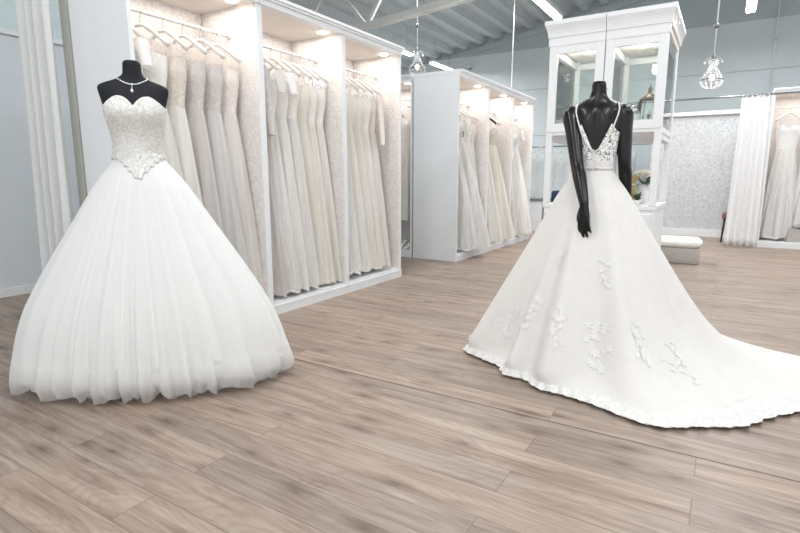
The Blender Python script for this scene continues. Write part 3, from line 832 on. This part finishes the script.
def arm(sh, el, wr, hand_dir, palm_side, s):
    sh, el, wr = Vector(sh), Vector(el), Vector(wr)
    up = sh.lerp(el, .3); lo = el.lerp(wr, .35)
    path = spline([sh + Vector((-s * .035, 0, .008)), sh, up, el, lo, wr], 6)
    n = len(path)
    rt = [(0, .030), (1 / 5, .044), (2 / 5, .041), (3 / 5, .034), (4 / 5, .034), (1, .0225)]
    rr = []
    for i in range(n):
        rr.append(interp(rt, i / (n - 1))[0] * 1.25)
    mb.tube(path, rr, 36)
    mb.ball(sh + Vector((0, 0, -.005)), .046, 16, 10)
    # hand
    d = Vector(hand_dir).normalized(); side = Vector(palm_side).normalized(); side = (side - d * side.dot(d)).normalized(); nrm = (d.cross(side) * -s).normalized()
    o0 = len(mb.v)
    pal = [wr - d * .01, wr + d * .025, wr + d * .055, wr + d * .085]
    o = len(mb.v)
    mb.tube(pal, [(.021, .016), (.026, .015), (.033, .015), (.034, .012)], 14)
    # orient the palm's wide axis along side
    for i in range(4):
        cen = pal[i]; ra = (.022, .030, .038, .038)[i]; rb = (.016, .015, .014, .011)[i]
        for k in range(14):
            a = 2 * PI * k / 14
            mb.v[o + i * 14 + k] = tuple(cen + side * cos(a) * ra + nrm * sin(a) * rb)
    for k, (off, ln, cu) in enumerate(((-.029, .064, .55), (-.010, .074, .42), (.010, .070, .55), (.028, .056, .75))):
        b0 = wr + d * (.080 - .004 * abs(k - 1.2)) + side * off
        sp = side * off * .25
        d1 = (d + sp * 4 + nrm * cu * .25).normalized(); p1 = b0 + d1 * ln * .45
        d2 = (d + sp * 3 + nrm * cu * .8).normalized(); p2 = p1 + d2 * ln * .32
        d3 = (d + nrm * cu * 1.5).normalized(); p3 = p2 + d3 * ln * .25
        mb.tube([b0 - d1 * .02, b0, p1, p2, p3, p3 + d3 * .006], [.009, .0092, .0085, .0078, .0066, .003], 10)
    b0 = wr + d * .018 - side * .022
    d1 = (d * .75 - side * .65 + nrm * .35).normalized(); p1 = b0 + d1 * .04; d2 = (d * .95 - side * .2 + nrm * .4).normalized(); p2 = p1 + d2 * .03; p3 = p2 + d2 * .022
    mb.tube([b0 - d1 * .015, b0, p1, p2, p3, p3 + d2 * .005], [.011, .0115, .0105, .0092, .0078, .003], 10)
    for i in range(o0, len(mb.v)): mb.v[i] = tuple(wr + (Vector(mb.v[i]) - wr) * 1.22)
# local: +x is the image left, +y is the back (towards the viewer)
arm((.166, .005, 1.462), (.105, .150, 1.17), (.040, .335, .945), (-.02, .14, -1), (-.8, .6, 0), 1)
arm((-.166, .0, 1.462), (-.190, -.0, 1.175), (-.225, -.11, .955), (-.05, -.25, -1), (.6, .8, 0), -1)
body = mb.warp(fit2).build('body', M['black_gloss'], m2, True)
rm = body.modifiers.new('remesh', 'REMESH'); rm.mode = 'VOXEL'; rm.voxel_size = .0042; rm.use_smooth_shade = True
sm = body.modifiers.new('smooth', 'SMOOTH'); sm.factor = .5; sm.iterations = 14
MB().lathe([(.040, 0), (.043, .004), (.041, .010), (.03, .013)], 28, (0, 0, 1.642)).warp(fit2).build('neck_cap', M['black_gloss'], m2, True)
MB().tube([(0, 0, .02), (0, 0, .92)], .02, 12).build('pole', M['steel'], m2, True)
MB().lathe([(.18, 0), (.18, .010), (.03, .02)], 32, (0, 0, 0)).build('base', M['steel'], m2, True)

g2 = empty('train_gown', (C2[0], C2[1], 0), 0, 'ivory lace wedding gown with low V back and long train on floor', 'dress')
def cam2w(l, d): return (-.5255 * d + .8508 * l, .8508 * d + .5255 * l)
hemw = [(-1.286, 2.962), (-1.17, 2.83), (-.96, 2.70), (-.74, 2.60), (-.52, 2.51), (-.315, 2.442), (-.07, 2.49), (.15, 2.62), (.33, 2.86)] + [cam2w(*q) for q in ((2.44, 2.50), (2.75, 2.58), (2.85, 2.76), (2.5, 2.93), (2.1, 3.06), (1.7, 3.3), (1.3, 3.58), (.85, 3.72), (.58, 3.54))]
hp = sorted(((math.atan2(y - C2[1], x - C2[0])) % (2 * PI), math.hypot(x - C2[0], y - C2[1])) for x, y in hemw)
hp = [(a - 2 * PI, r) for a, r in hp[-3:]] + hp + [(a + 2 * PI, r) for a, r in hp[:3]]
def hemR(w): return interp(hp, w % (2 * PI))[0]
ZW = 1.12
def S2(w, v, lift=0.):
    """skirt surface: w world angle, v 0 waist .. 1 hem"""
    R = hemR(w)
    rw = ell(.110, .088, w - R2)
    d = R - rw
    A = min(d, .60)
    k = .25 * smoothstep(.0, .12, v)       # soft hip swell
    r = rw + A * (v * .94 + .06 * sin(PI * v * .5)) + max(0, d - .60) * v ** 11 + .018 * smoothstep(0, .15, v) * (1 - v)
    g = .45 + .55 * sin(w * 3 + .7)
    fo = (.55 * sin(7 * w + .9 + .7 * v) + .45 * sin(12 * w + 2.2 - .9 * v) + .25 * sin(19 * w + 1.1 + v)) * (.6 + .4 * g)
    fold = fo * (.034 * v + .075 * v * v)
    fold *= 1 - .55 * smoothstep(.92, 1., v)
    r += fold
    z = ZW + .01 - v * (ZW + .01 - .010)
    # the train rests in soft rolls
    z += .012 * max(0, sin(9 * w + 6 * v)) * smoothstep(.75, .92, v) * (1 - smoothstep(.95, 1, v)) * smoothstep(.7, 1.1, R)
    r += lift; 
    return Vector((r * cos(w), r * sin(w), z + lift * .5))
def scallop(w): return abs(sin(34 * w)) ** .6
def sk2(u, v):
    w = 2 * PI * u
    p = S2(w, v)
    if v > .985:
        r = math.hypot(p.x, p.y); q = 1 + .012 * scallop(w) / r
        p = Vector((p.x * q, p.y * q, p.z + .018 * (1 - scallop(w))))
    return p
MB().grid(sk2, 480, 72).build('skirt', M['ivory_satin'], g2, True)
# lace border along the hem
def brd(u, v):
    w = 2 * PI * u
    p = S2(w, .972 + .027 * v, .004)
    r = math.hypot(p.x, p.y)
    q = 1 + (.03 * scallop(w + .04) * v) / r
    return Vector((p.x * q, p.y * q, max(p.z + .002, .006) + .010 * (1 - scallop(w)) * v))
MB().grid(brd, 480, 6).build('lace_border', M['hem_lace'], g2, True)
# scattered lace sprays
def spray(w0, v0, seed, size=1., n=26):
    mb = MB(); rnd = random.Random(seed)
    for k in range(n):
        t = rnd.random()
        dv = (t - .5) * .17 * size; dw = rnd.gauss(0, .055) * size * (1 - abs(t - .5)) + .03 * sin(8 * t)
        w = w0 + dw; v = min(.97, v0 + dv)
        c = S2(w, v, .003)
        du = (S2(w + .01, v, .003) - c).normalized(); dn = (S2(w, v + .01, .003) - c).normalized()
        an = rnd.uniform(0, 6.28); rr = rnd.uniform(.010, .020) * size
        for q in range(5):
            a = an + q * 2 * PI / 5
            cc = c + (du * cos(a) + dn * sin(a)) * rr * .6
            ring = []
            for j in range(6):
                b = 2 * PI * j / 6
                e1 = du * cos(a) + dn * sin(a); e2 = -du * sin(a) + dn * cos(a)
                ring.append(cc + e1 * cos(b) * rr * .55 + e2 * sin(b) * rr * .30)
            nn = du.cross(dn).normalized()
            if nn.dot(Vector((cos(w), sin(w), .3))) < 0: nn = -nn
            ring = [p + nn * .001 for p in ring] + [cc + nn * .0025]
            mb.add(ring, [(j, (j + 1) % 6, 6) for j in range(6)])
    return mb
wc = math.atan2(-C2[1], -C2[0])          # towards the entrance
for i, (dw, v, s) in enumerate(((-.62, .70, .9), (-.25, .72, 1.0), (.12, .80, 1.2), (.46, .76, 1.0), (-.98, .80, .9), (.22, .48, .7), (.74, .84, .9), (-.42, .42, .7))):
    spray(wc + dw, v, 70 + i, s).build('lace_applique', M['applique'], g2, True)
# bodice (back V), illusion lace, straps, belt, buttons
def TRw(w, z): return TRp(w - R2, z)
def vz(x):   # height of the V edge at distance x from the spine
    x = abs(x)
    return interp([(0, 1.245), (.03, 1.262), (.057, 1.302), (.08, 1.345), (.097, 1.385), (.115, 1.44), (.13, 1.50)], x)[0]
def btop(w):
    p = w - R2; x = .155 * cos(p)
    if sin(p) > 0:
        return min(vz(x), 1.41 - .35 * smoothstep(.09, .155, abs(x)) * .16)
    return 1.40 + .03 * (1 - math.exp(-(x / .05) ** 2))
def b2(u, v, z0f, z1f, off):
    w = 2 * PI * u
    z0, z1 = z0f(w), z1f(w); z = z0 + (z1 - z0) * v
    r = TRw(w, z) + off
    if z < 1.13: r = max(r, ell(.128, .102, w - R2) + off)
    return (r * cos(w), r * sin(w), z)
mid = lambda w: min(1.19, btop(w) - .015)
MB().grid(lambda u, v: b2(u, v, lambda w: 1.085, mid, .007), 160, 14).warp(fit2).build('bodice', M['lace_solid'], g2, True)
MB().grid(lambda u, v: b2(u, v, lambda w: mid(w) - .01, btop, .005), 200, 20).warp(fit2).build('illusion_back', M['lace_white'], g2, True)
def on_back(x, z, off):
    # local x -> angle where the torso has that x, on the back half
    lo, hi = 0.02, PI - .02
    for _ in range(40):
        m_ = (lo + hi) / 2
        if TRp(m_, z) * cos(m_) > x: lo = m_
        else: hi = m_
    w = lo + R2; r = TRp(lo, z) + off
    return Vector((r * cos(w), r * sin(w), z))
def on_front(x, z, off):
    lo, hi = PI + .02, 2 * PI - .02
    for _ in range(40):
        m_ = (lo + hi) / 2
        if TRp(m_, z) * cos(m_) < x: lo = m_
        else: hi = m_
    w = lo + R2; r = TRp(lo, z) + off
    return Vector((r * cos(w), r * sin(w), z))
for s in (-1, 1):
    pth = [on_back(s * x, vz(x), .007) for x in (.0, .012, .025, .045, .06, .08, .097, .115)]
    pth += [on_back(s * x, z, .008) for x, z in ((.121, 1.465), (.124, 1.485), (.122, 1.505), (.116, 1.522))]
    pth += [on_front(s * x, z, .008) for x, z in ((.114, 1.52), (.115, 1.49), (.112, 1.45), (.10, 1.41))]
    sp = spline(pth, 6)
    mb = MB(); mb.tube(sp, [(.006, .003)] * len(sp), 6)
    acc = 0
    for i in range(1, len(sp)):
        acc += (sp[i] - sp[i - 1]).length
        if acc > .0085:
            acc = 0; o_ = Vector((sp[i].x, sp[i].y, 0)).normalized() * .003
            mb.ball(sp[i] + o_, .0055, 7, 5)
    mb.warp(fit2).build('beaded_strap', M['pearl'], g2, True)
MB().grid(lambda u, v: b2(u, v, lambda w: 1.135, lambda w: 1.152, .010), 120, 2).warp(fit2).build('belt', M['ivory_satin'], g2, True, solid=.003)
mb = MB()
for k in range(8):
    z = 1.222 - .017 * k
    mb.ball(on_back(0, z, .011), .005, 8, 5)
mb.warp(fit2).build('button_row', M['pearl'], g2, True)
bw = MB()
c0 = on_back(.0, 1.143, .016); tx = Vector((cos(R2), sin(R2), 0))
for s in (-1, 1):
    bw.tube([c0, c0 + tx * s * .02 + Vector((0, 0, .006)), c0 + tx * s * .034, c0 + tx * s * .02 + Vector((0, 0, -.008)), c0], [(.004, .003)] * 5, 6)
    bw.tube([c0, c0 + tx * s * .010 + Vector((0, 0, -.03)) , c0 + tx * s * .013 + Vector((0, 0, -.05))], [(.005, .002)] * 3, 6)
bw.warp(fit2).build('bow', M['ivory_satin'], g2, True)

# ------------------------------------------------------------------ display cabinets
def cabinet(x0, x1, label):
    y0, y1 = 5.0, 5.95
    w = x1 - x0; d = y1 - y0
    t = empty('display_cabinet', (x0, y0, 0), 0, label, 'cabinet', 'white glazed display cabinets behind the train gown')
    W = M['white']
    MB().rbox(0, w, .0, d, 0, .10, .006).build('plinth', W, t)
    MB().rbox(.008, w - .008, .008, d - .008, .10, .80, .006).build('base_cupboard', W, t)
    dr = MB().rbox(.03, w - .03, -.012, .008, .14, .77, .005); dr.rbox(.09, w - .09, -.018, -.010, .2, .71, .003)
    dd = dr.build('cupboard_door', W, t)
    MB().ball((w - .06, -.03, .5), .014, 10, 7).build('knob', M['chrome'], dd, True)
    MB().rbox(0, w, 0, d, .80, .84, .006).build('counter_board', W, t)
    for xx in (0, w - .055):
        for yy in (0, d - .055):
            MB().rbox(xx, xx + .055, yy, yy + .055, .84, 2.28, .004).build('corner_post', W, t)
    MB().rbox(.004, w - .004, .004, d - .004, 1.47, 1.52, .005).build('display_shelf', W, t)
    top = MB().rbox(0, w, 0, d, 2.28, 2.33, .004)
    top.build('top_board', M['lining_plain'], t)
    cr = MB()
    for z0, z1, o in ((2.26, 2.335, .009), (2.335, 2.355, .016), (2.355, 2.372, .018), (2.372, 2.388, .021), (2.388, 2.404, .025), (2.404, 2.418, .030), (2.418, 2.430, .036), (2.430, 2.438, .040), (2.438, 2.475, .044)):
        xl = -o if x0 < -1.3 else 0; xr = w + (o if x0 > -1.3 else 0)
        cr.box(xl, xr, -o, -o + .03 + o if z1 <= 2.336 else d + o, z0, z1)
    cr.build('crown_moulding', W, t)
    # door frame with glass
    fr = MB()
    fr.rbox(.055, w - .055, -.004, .026, 1.50, 1.575, .004); fr.rbox(.055, w - .055, -.004, .026, 2.19, 2.28, .004)
    fr.rbox(.002, .075, -.006, .026, 1.50, 2.28, .004); fr.rbox(w - .075, w - .002, -.006, .026, 1.50, 2.28, .004)
    fd = fr.build('door', W, t)
    MB().box(.07, w - .07, .008, .013, 1.57, 2.2).build('pane', M['glass'], fd)
    kn = MB().ball((w - .03 if x0 < -1.3 else .03, -.018, 1.85), .01, 10, 6).build('knob', M['chrome'], fd, True)
    MB().box(.01, .015, .055, d - .055, 1.52, 2.28).build('side_glass', M['glass'], t)
    MB().box(w - .015, w - .01, .055, d - .055, 1.52, 2.28).build('side_glass', M['glass'], t)
    MB().box(.055, w - .055, d - .015, d - .01, 1.52, 2.28).build('back_glass', M['glass'], t)
    for z in (1.42, 2.20):
        MB().rbox(.055, w - .055, d - .04, d - .01, z, z + .06, .004).build('rail', W, t)
        for xx in (.012, w - .04): MB().rbox(xx, xx + .028, .055, d - .055, z, z + .06, .004).build('rail', W, t)
    MB().lathe([(.045, 0), (.045, .012), (.03, .02)], 20, (w * .5, d * .45, 2.262)).build('downlight', M['spot'], t)
    l = bpy.data.lights.new('cabinet_lamp', 'POINT'); l.energy = 2.5; l.shadow_soft_size = .04; l.color = (1, .94, .86)
    o = bpy.data.objects.new('cabinet_lamp', l); COL.objects.link(o); o.parent = t; o.location = (w * .5, d * .45, 2.22)
cabinet(-1.475, -.993, 'tall white glazed cabinet, left one of the pair behind the mannequin')
cabinet(-.988, -.497, 'tall white glazed cabinet, right one of the pair, holding the lantern')
ZS = 1.52
# lantern
t = empty('glass_lantern', (-.66, 5.42, ZS), 0, 'glass dome lantern with pointed metal top inside the right cabinet', 'lantern')
t.scale = (1.2, 1.2, 1.25)
MB().lathe([(.085, 0), (.09, .01), (.085, .02)], 24).build('base', M['brown'], t, True)
MB().lathe([(.075, .02), (.085, .08), (.083, .16), (.065, .215), (.03, .24)], 24).build('dome', M['glass'], t, True)
fm = MB()
for k in range(6):
    a = k * PI / 3
    fm.tube([(.087 * cos(a), .087 * sin(a), .02), (.09 * cos(a), .09 * sin(a), .10), (.086 * cos(a), .086 * sin(a), .17), (.066 * cos(a), .066 * sin(a), .22), (.02 * cos(a), .02 * sin(a), .25)], .0035, 6)
fm.build('wire_frame', M['brown'], t, True)
MB().lathe([(.07, .215), (.05, .235), (.02, .255), (.012, .27), (.018, .285), (.006, .31), (.002, .335)], 20).build('finial', M['brown'], t, True)
# jar
t = empty('ginger_jar', (-.775, 5.25, ZS), 0, 'pale rounded jar with a silver band inside the right cabinet', 'jar')
MB().lathe([(.035, 0), (.06, .03), (.075, .08), (.07, .13), (.045, .165), (.04, .18)], 28).build('body', M['white'], t, True)
MB().lathe([(.072, .125), (.075, .132), (.06, .155), (.05, .16)], 28).build('band', M['chrome'], t, True)
MB().lathe([(.043, .18), (.045, .186), (.02, .20), (.012, .21), (.012, .225), (.004, .23)], 24).build('lid', M['chrome'], t, True)
# candelabra
t = empty('candle_holder', (-.63, 5.2, ZS), 0, 'small bronze candle holder in front of the glass lantern', 'candle holder')
MB().lathe([(.035, 0), (.03, .01), (.008, .025), (.012, .05), (.006, .08), (.014, .10), (.02, .112)], 18).build('stem', M['brown'], t, True)
MB().lathe([(.010, .112), (.010, .16), (.004, .163)], 12).build('candle', M['rose'], t, True)
for s in (-1, 1):
    MB().tube([(0, 0, .06), (s * .03, 0, .05), (s * .045, 0, .075), (s * .045, 0, .10)], [.004, .004, .004, .009], 8).build('arm', M['brown'], t, True)
# ring pillow in the left cabinet
t = empty('ring_pillow', (-1.42, 5.3, ZS), .3, 'white satin ring pillow in the left cabinet', 'pillow')
def pil(u, v):
    a = 2 * PI * u; b = -PI / 2 + PI * v
    f = 1 / max(abs(cos(a)), abs(sin(a))) ** .75
    return (.095 * f * cos(a) * cos(b) ** .6 if cos(b) > 1e-6 else 0, .075 * f * sin(a) * cos(b) ** .6 if cos(b) > 1e-6 else 0, .045 + .045 * sin(b))
MB().grid(pil, 40, 14).build('cushion', M['ivory_satin'], t, True)
MB().tube([(-.03, 0, .09), (-.015, 0, .102), (0, 0, .093), (.015, 0, .102), (.03, 0, .09)], .005, 8).build('ribbon', M['pearl'], t, True)
# niche: roses, gold bag, small vase
ZC = .84
t = empty('rose_bouquet', (-.655, 5.45, ZC), 0, 'cream rose bouquet in a white vase in the cabinet niche', 'flowers')
MB().lathe([(.035, 0), (.045, .03), (.05, .10), (.035, .16), (.04, .19)], 24).build('vase', M['white'], t, True)
rnd = random.Random(9)
for k in range(9):
    a = rnd.uniform(0, 6.28); r = .065 * math.sqrt(rnd.random()); z = .27 + rnd.uniform(-.02, .05)
    fl = MB(); cx, cy = r * cos(a), r * sin(a)
    fl.ball((cx, cy, z), .022, 10, 7)
    for q in range(7):
        b = q * 2 * PI / 7; fl.ball((cx + .018 * cos(b), cy + .018 * sin(b), z - .004), .017, 8, 5, (1, 1, .8))
    fl.build('rose', M['rose'], t, True)
lv = MB()
for k in range(14):
    a = rnd.uniform(0, 6.28); tip = Vector((.11 * cos(a), .11 * sin(a), .20 + rnd.uniform(-.05, .08)))
    lv.tube([(0, 0, .17), tip * .6 + Vector((0, 0, .09)), tip], [(.003, .002), (.02, .003), (.002, .001)], 6)
lv.build('foliage', M['leaf'], t, True)
t = empty('gift_bag', (-.735, 5.2, ZC), .2, 'gold satin gift bag standing beside the rose bouquet', 'bag')
bg = MB().grid(lambda u, v: ((.062 - .02 * smoothstep(.55, .75, v) + .03 * smoothstep(.75, 1, v)) * cos(2 * PI * u) * (1 + .06 * sin(14 * PI * u) * v), (.045 - .02 * smoothstep(.55, .75, v) + .02 * smoothstep(.75, 1, v)) * sin(2 * PI * u), .26 * v), 40, 16)
bg.build('pouch', M['gold'], t, True)
MB().tube([(.045 * cos(a), .03 * sin(a), .185) for a in [2 * PI * k / 20 for k in range(21)]], .004, 6).build('ribbon', M['pearl'], t, True)
t = empty('potted_ivy', (-.66, 5.12, ZC), 0, 'small dark-leaved plant in front of the rose vase', 'plant')
MB().lathe([(.025, 0), (.032, .04), (.03, .045)], 18).build('pot', M['white'], t, True)
lv = MB()
for k in range(22):
    a = rnd.uniform(0, 6.28); tip = Vector((rnd.uniform(.03, .06) * cos(a), rnd.uniform(.03, .06) * sin(a), rnd.uniform(.05, .12)))
    lv.tube([(0, 0, .04), tip * .6 + Vector((0, 0, .03)), tip], [(.002, .001), (.013, .002), (.001, .001)], 5)
lv.build('leaves', M['leaf'], t, True)

# ------------------------------------------------------------------ chandeliers, cables
def chandelier(loc, label, top_z, sc=1.):
    t = empty('crystal_chandelier', loc, 0, label, 'chandelier', None)
    MB().tube([(0, 0, .16 * sc), (0, 0, top_z - loc[2])], .006, 8).build('suspension_rod', M['rail'], t, True)
    MB().lathe([(.006, .48 * sc), (.03 * sc, .50 * sc), (.03 * sc, .52 * sc), (.006, .54 * sc)], 16).build('rod_collar', M['steel'], t, True)
    MB().lathe([(.01, .14 * sc), (.03 * sc, .15 * sc), (.035 * sc, .165 * sc), (.015 * sc, .20 * sc), (.008, .22 * sc)], 18).build('crown_ring', M['steel'], t, True)
    R = .115 * sc
    ring = MB().tube([(R * cos(a), R * sin(a), -.06 * sc) for a in [2 * PI * k / 32 for k in range(33)]], .006 * sc, 8)
    for k in range(4): ring.tube([(0, 0, -.06 * sc), (R * cos(k * PI / 2), R * sin(k * PI / 2), -.06 * sc)], .003 * sc, 6)
    ring.build('lower_ring', M['steel'], t, True)
    for k in range(14):
        a = 2 * PI * k / 14; st = MB()
        for j in range(9):
            q = j / 8; r = .03 * sc + (R - .03 * sc) * q ** 2; st.ball((r * cos(a), r * sin(a), (.15 - .2 * q) * sc), .007 * sc, 6, 4)
        st.build('crystal_strand', M['glass_bead'], t, True)
    for k in range(12):
        a = 2 * PI * k / 12; st = MB()
        for j in range(7):
            q = (j + 1) / 7; r = R * cos(q * PI / 2 * .9); st.ball((r * cos(a), r * sin(a), -.06 * sc - .10 * sc * sin(q * PI / 2)), .008 * sc, 6, 4)
        st.build('crystal_basket', M['glass_bead'], t, True)
    for k in range(6):
        a = 2 * PI * k / 6; am = MB().tube([(.02 * sc * cos(a), .02 * sc * sin(a), .16 * sc), (.06 * sc * cos(a), .06 * sc * sin(a), .17 * sc), (.085 * sc * cos(a), .085 * sc * sin(a), .14 * sc)], .003 * sc, 6)
        am.ball((.085 * sc * cos(a), .085 * sc * sin(a), .12 * sc), .013 * sc, 7, 5)
        am.build('drop_arm', M['glass_bead'], t, True)
    MB().ball((0, 0, -.035 * sc), .03 * sc, 12, 8).build('bulb', M['bulb'], t, True)
    l = bpy.data.lights.new('chandelier_lamp', 'POINT'); l.energy = 4; l.shadow_soft_size = .03; l.color = (1, .9, .78)
    o = bpy.data.objects.new('chandelier_lamp', l); COL.objects.link(o); o.parent = t; o.location = (0, 0, -.04 * sc)
M['glass_bead'] = plain('crystal_bead', (.80, .82, .84), .08, 0, coat=1.)
M['bulb'] = emit('warm_bulb', (1, .86, .66), 6)
chandelier((-.20, 6.0, 2.06), 'small crystal chandelier hanging to the right of the display cabinets', roof(-.2) + .03, .85)
chandelier((-4.37, 7.6, 2.86), 'crystal chandelier peeping over the top of the second wardrobe run', roof(-4.37) + .03, 1.15)
t = empty('hanging_cable', (-3.0, 8.2, 2.39), 0, 'thin white cable dropping onto the second wardrobe run', 'cable')
MB().tube([(0, 0, 0), (0, 0, roof(-3.0) - 2.37)], .008, 8).build('wire', M['white'], t, True)
MB().lathe([(.03, 0), (.03, .01), (.012, .03)], 16).build('socket', M['white'], t, True)
t = empty('wall_conduit', (.58, 12.93, 2.5), 0, 'thin grey vertical conduit on the far wall above the curtain', 'pipe')
MB().tube([(0, 0, -.2), (0, 0, roof(.58) - 2.62)], .014, 8).build('pipe', M['carcass'], t, True)
for z in (.2, 1.2, 2.2): MB().rbox(-.03, .03, -.02, .068, z, z + .02, .003).build('clip', M['chrome'], t)
t = empty('security_camera', (-5.85, 12.9, 3.84), 0, 'small white dome camera on the far wall above second wardrobes', 'camera')
MB().lathe([(.06, 0), (.06, .05), (.03, .07)], 20).build('housing', M['white'], t, True)
MB().ball((0, 0, -.005), .045, 14, 8).build('dome', M['steel'], t, True)
MB().rbox(-.02, .02, 0, .098, .03, .06, .004).build('bracket', M['white'], t)

# ------------------------------------------------------------------ small furniture at the back
t = empty('ottoman', (-.50, 7.62, 0), 0, 'low taupe ottoman with a fluffy white top beside the cabinet', 'ottoman')
MB().rbox(-.26, .30, -.2, .24, 0, .20, .015).build('body', M['taupe'], t, True)
def cu(u, v):
    a = 2 * PI * u; b = -PI / 2 + PI * v; f = 1 / max(abs(cos(a)), abs(sin(a))) ** .85
    cb = max(cos(b), 0) ** .35
    nz = 1 + .03 * noise.noise(Vector((cos(a) * 9, sin(a) * 9, b * 5)))
    return (.02 + .30 * f * cos(a) * cb * nz, .02 + .24 * f * sin(a) * cb * nz, .255 + .062 * sin(b) * nz)
MB().grid(cu, 80, 20).build('cushion', M['plush'], t, True)
t = empty('side_chair', (.26, 10.45, 0), -.25, 'mauve velvet chair with dark legs half hidden by the curtain', 'chair')
MB().rbox(-.22, .22, -.2, .2, .38, .50, .03).build('seat', M['mauve'], t, True)
def bk(u, v):
    x = (u - .5) * .42
    return (x, .19 + .05 * v - .06 * (2 * u - 1) ** 2 * 1., .48 + (.38 - .08 * (2 * u - 1) ** 2) * v)
MB().grid(bk, 16, 10, False).build('backrest', M['mauve'], t, True, solid=.04)
for x in (-.18, .18):
    for y in (-.16, .16):
        MB().tube([(x * 1.1, y * 1.1, 0), (x, y, .40)], [.012, .02], 10).build('leg', M['dark_wood'], t, True)
t = empty('counter', (-3.32, 10.62, 0), 0, 'small white counter with a dark top past the second wardrobe run', 'counter')
MB().rbox(-.28, .24, -.28, .28, 0, .62, .01).build('cabinet_body', M['white'], t)
MB().rbox(-.31, .27, -.31, .31, .62, .655, .008).build('countertop', M['steel'], t)
MB().rbox(.24, .25, -.24, .24, .06, .58, .004).build('door', M['white'], t)
t = empty('armchair', (-2.72, 10.75, 0), 0, 'navy velvet armchair seen past the left cabinet', 'armchair')
MB().rbox(-.36, .36, -.33, .33, .10, .42, .04).build('seat', M['navy'], t, True)
MB().rbox(-.36, .36, .22, .36, .42, .80, .05).build('backrest', M['navy'], t, True)
for s in (-1, 1): MB().rbox(s * .36 - .05, s * .36 + .05, -.33, .33, .12, .58, .04).build('armrest', M['navy'], t, True)
for x in (-.3, .3):
    for y in (-.27, .27): MB().tube([(x, y, 0), (x, y, .12)], [.015, .022], 10).build('leg', M['dark_wood'], t, True)
t = empty('tote_bag', (1.0, 9.98, .10), .2, 'taupe soft bag standing under the white gowns at right', 'bag')
def bag(u, v):
    a = 2 * PI * u; f = 1 / max(abs(cos(a)), abs(sin(a))) ** .8
    k = 1 - .18 * v + .03 * sin(6 * PI * u) * v
    return (.14 * f * cos(a) * k, .07 * f * sin(a) * k, .20 * v + .01 * sin(4 * PI * u) * v)
mb = MB().grid(bag, 48, 10); mb.f.append(tuple(reversed(range(48)))); mb.build('body', M['taupe'], t, True)
for s in (-1, 1): MB().tube([(-.06, s * .05, .19), (-.05, s * .04, .26), (0, s * .04, .28), (.05, s * .04, .26), (.06, s * .05, .19)], .006, 8).build('handle', M['taupe'], t, True)
# shoes at the bottom of the wardrobe in the gap
def shoe(loc, rz, label):
    t = empty('bridal_shoe', loc, rz, label, 'shoe', 'shoes on the wardrobe floor in the gap')
    def f(u, v):
        a = 2 * PI * u
        w = interp([(0, .022), (.25, .03), (.5, .026), (.8, .036), (1, .006)], v)[0]
        h = interp([(0, .04), (.3, .035), (.6, .02), (.85, .018), (1, .006)], v)[0]
        b = interp([(0, .065), (.35, .045), (.65, .012), (1, .004)], v)[0]
        return (w * cos(a), -.11 + .22 * v, b + max(0, h * (.5 + .5 * sin(a))))
    MB().grid(f, 24, 16).build('upper', M['pearl'], t, True)
    MB().tube([(0, -.095, .068), (0, -.10, .03), (0, -.10, 0)], [.016, .008, .006], 10).build('heel', M['pearl'], t, True)
for i, (x, lb) in enumerate(((-4.10, 'left shoe of the pearl pair on the wardrobe floor in the gap'), (-4.0, 'right shoe of the pearl pair on the wardrobe floor in the gap'), (-3.80, 'left shoe of the pair nearest the end panel in the gap'), (-3.70, 'right shoe of the pair nearest the end panel in the gap'))):
    shoe((x, 6.20, .10), PI, lb)

# ------------------------------------------------------------------ world and camera
wd = bpy.data.worlds.new('daylight'); bpy.context.scene.world = wd; wd.use_nodes = True
wd.node_tree.nodes['Background'].inputs['Color'].default_value = (.97, .985, 1, 1)
wd.node_tree.nodes['Background'].inputs['Strength'].default_value = 1.12
cam = bpy.data.cameras.new('camera'); co = bpy.data.objects.new('camera', cam); COL.objects.link(co)
cam.sensor_width = 36; cam.lens = 520 / 800 * 36; cam.clip_start = .05
co.location = (0, 0, 1.1)
co.rotation_euler = (PI / 2 - math.radians(9.873), 0, math.radians(31.7))
sc = bpy.context.scene; sc.camera = co
sc.view_settings.view_transform = 'Standard'; sc.view_settings.look = 'None'; sc.view_settings.exposure = .33; sc.view_settings.gamma = 1
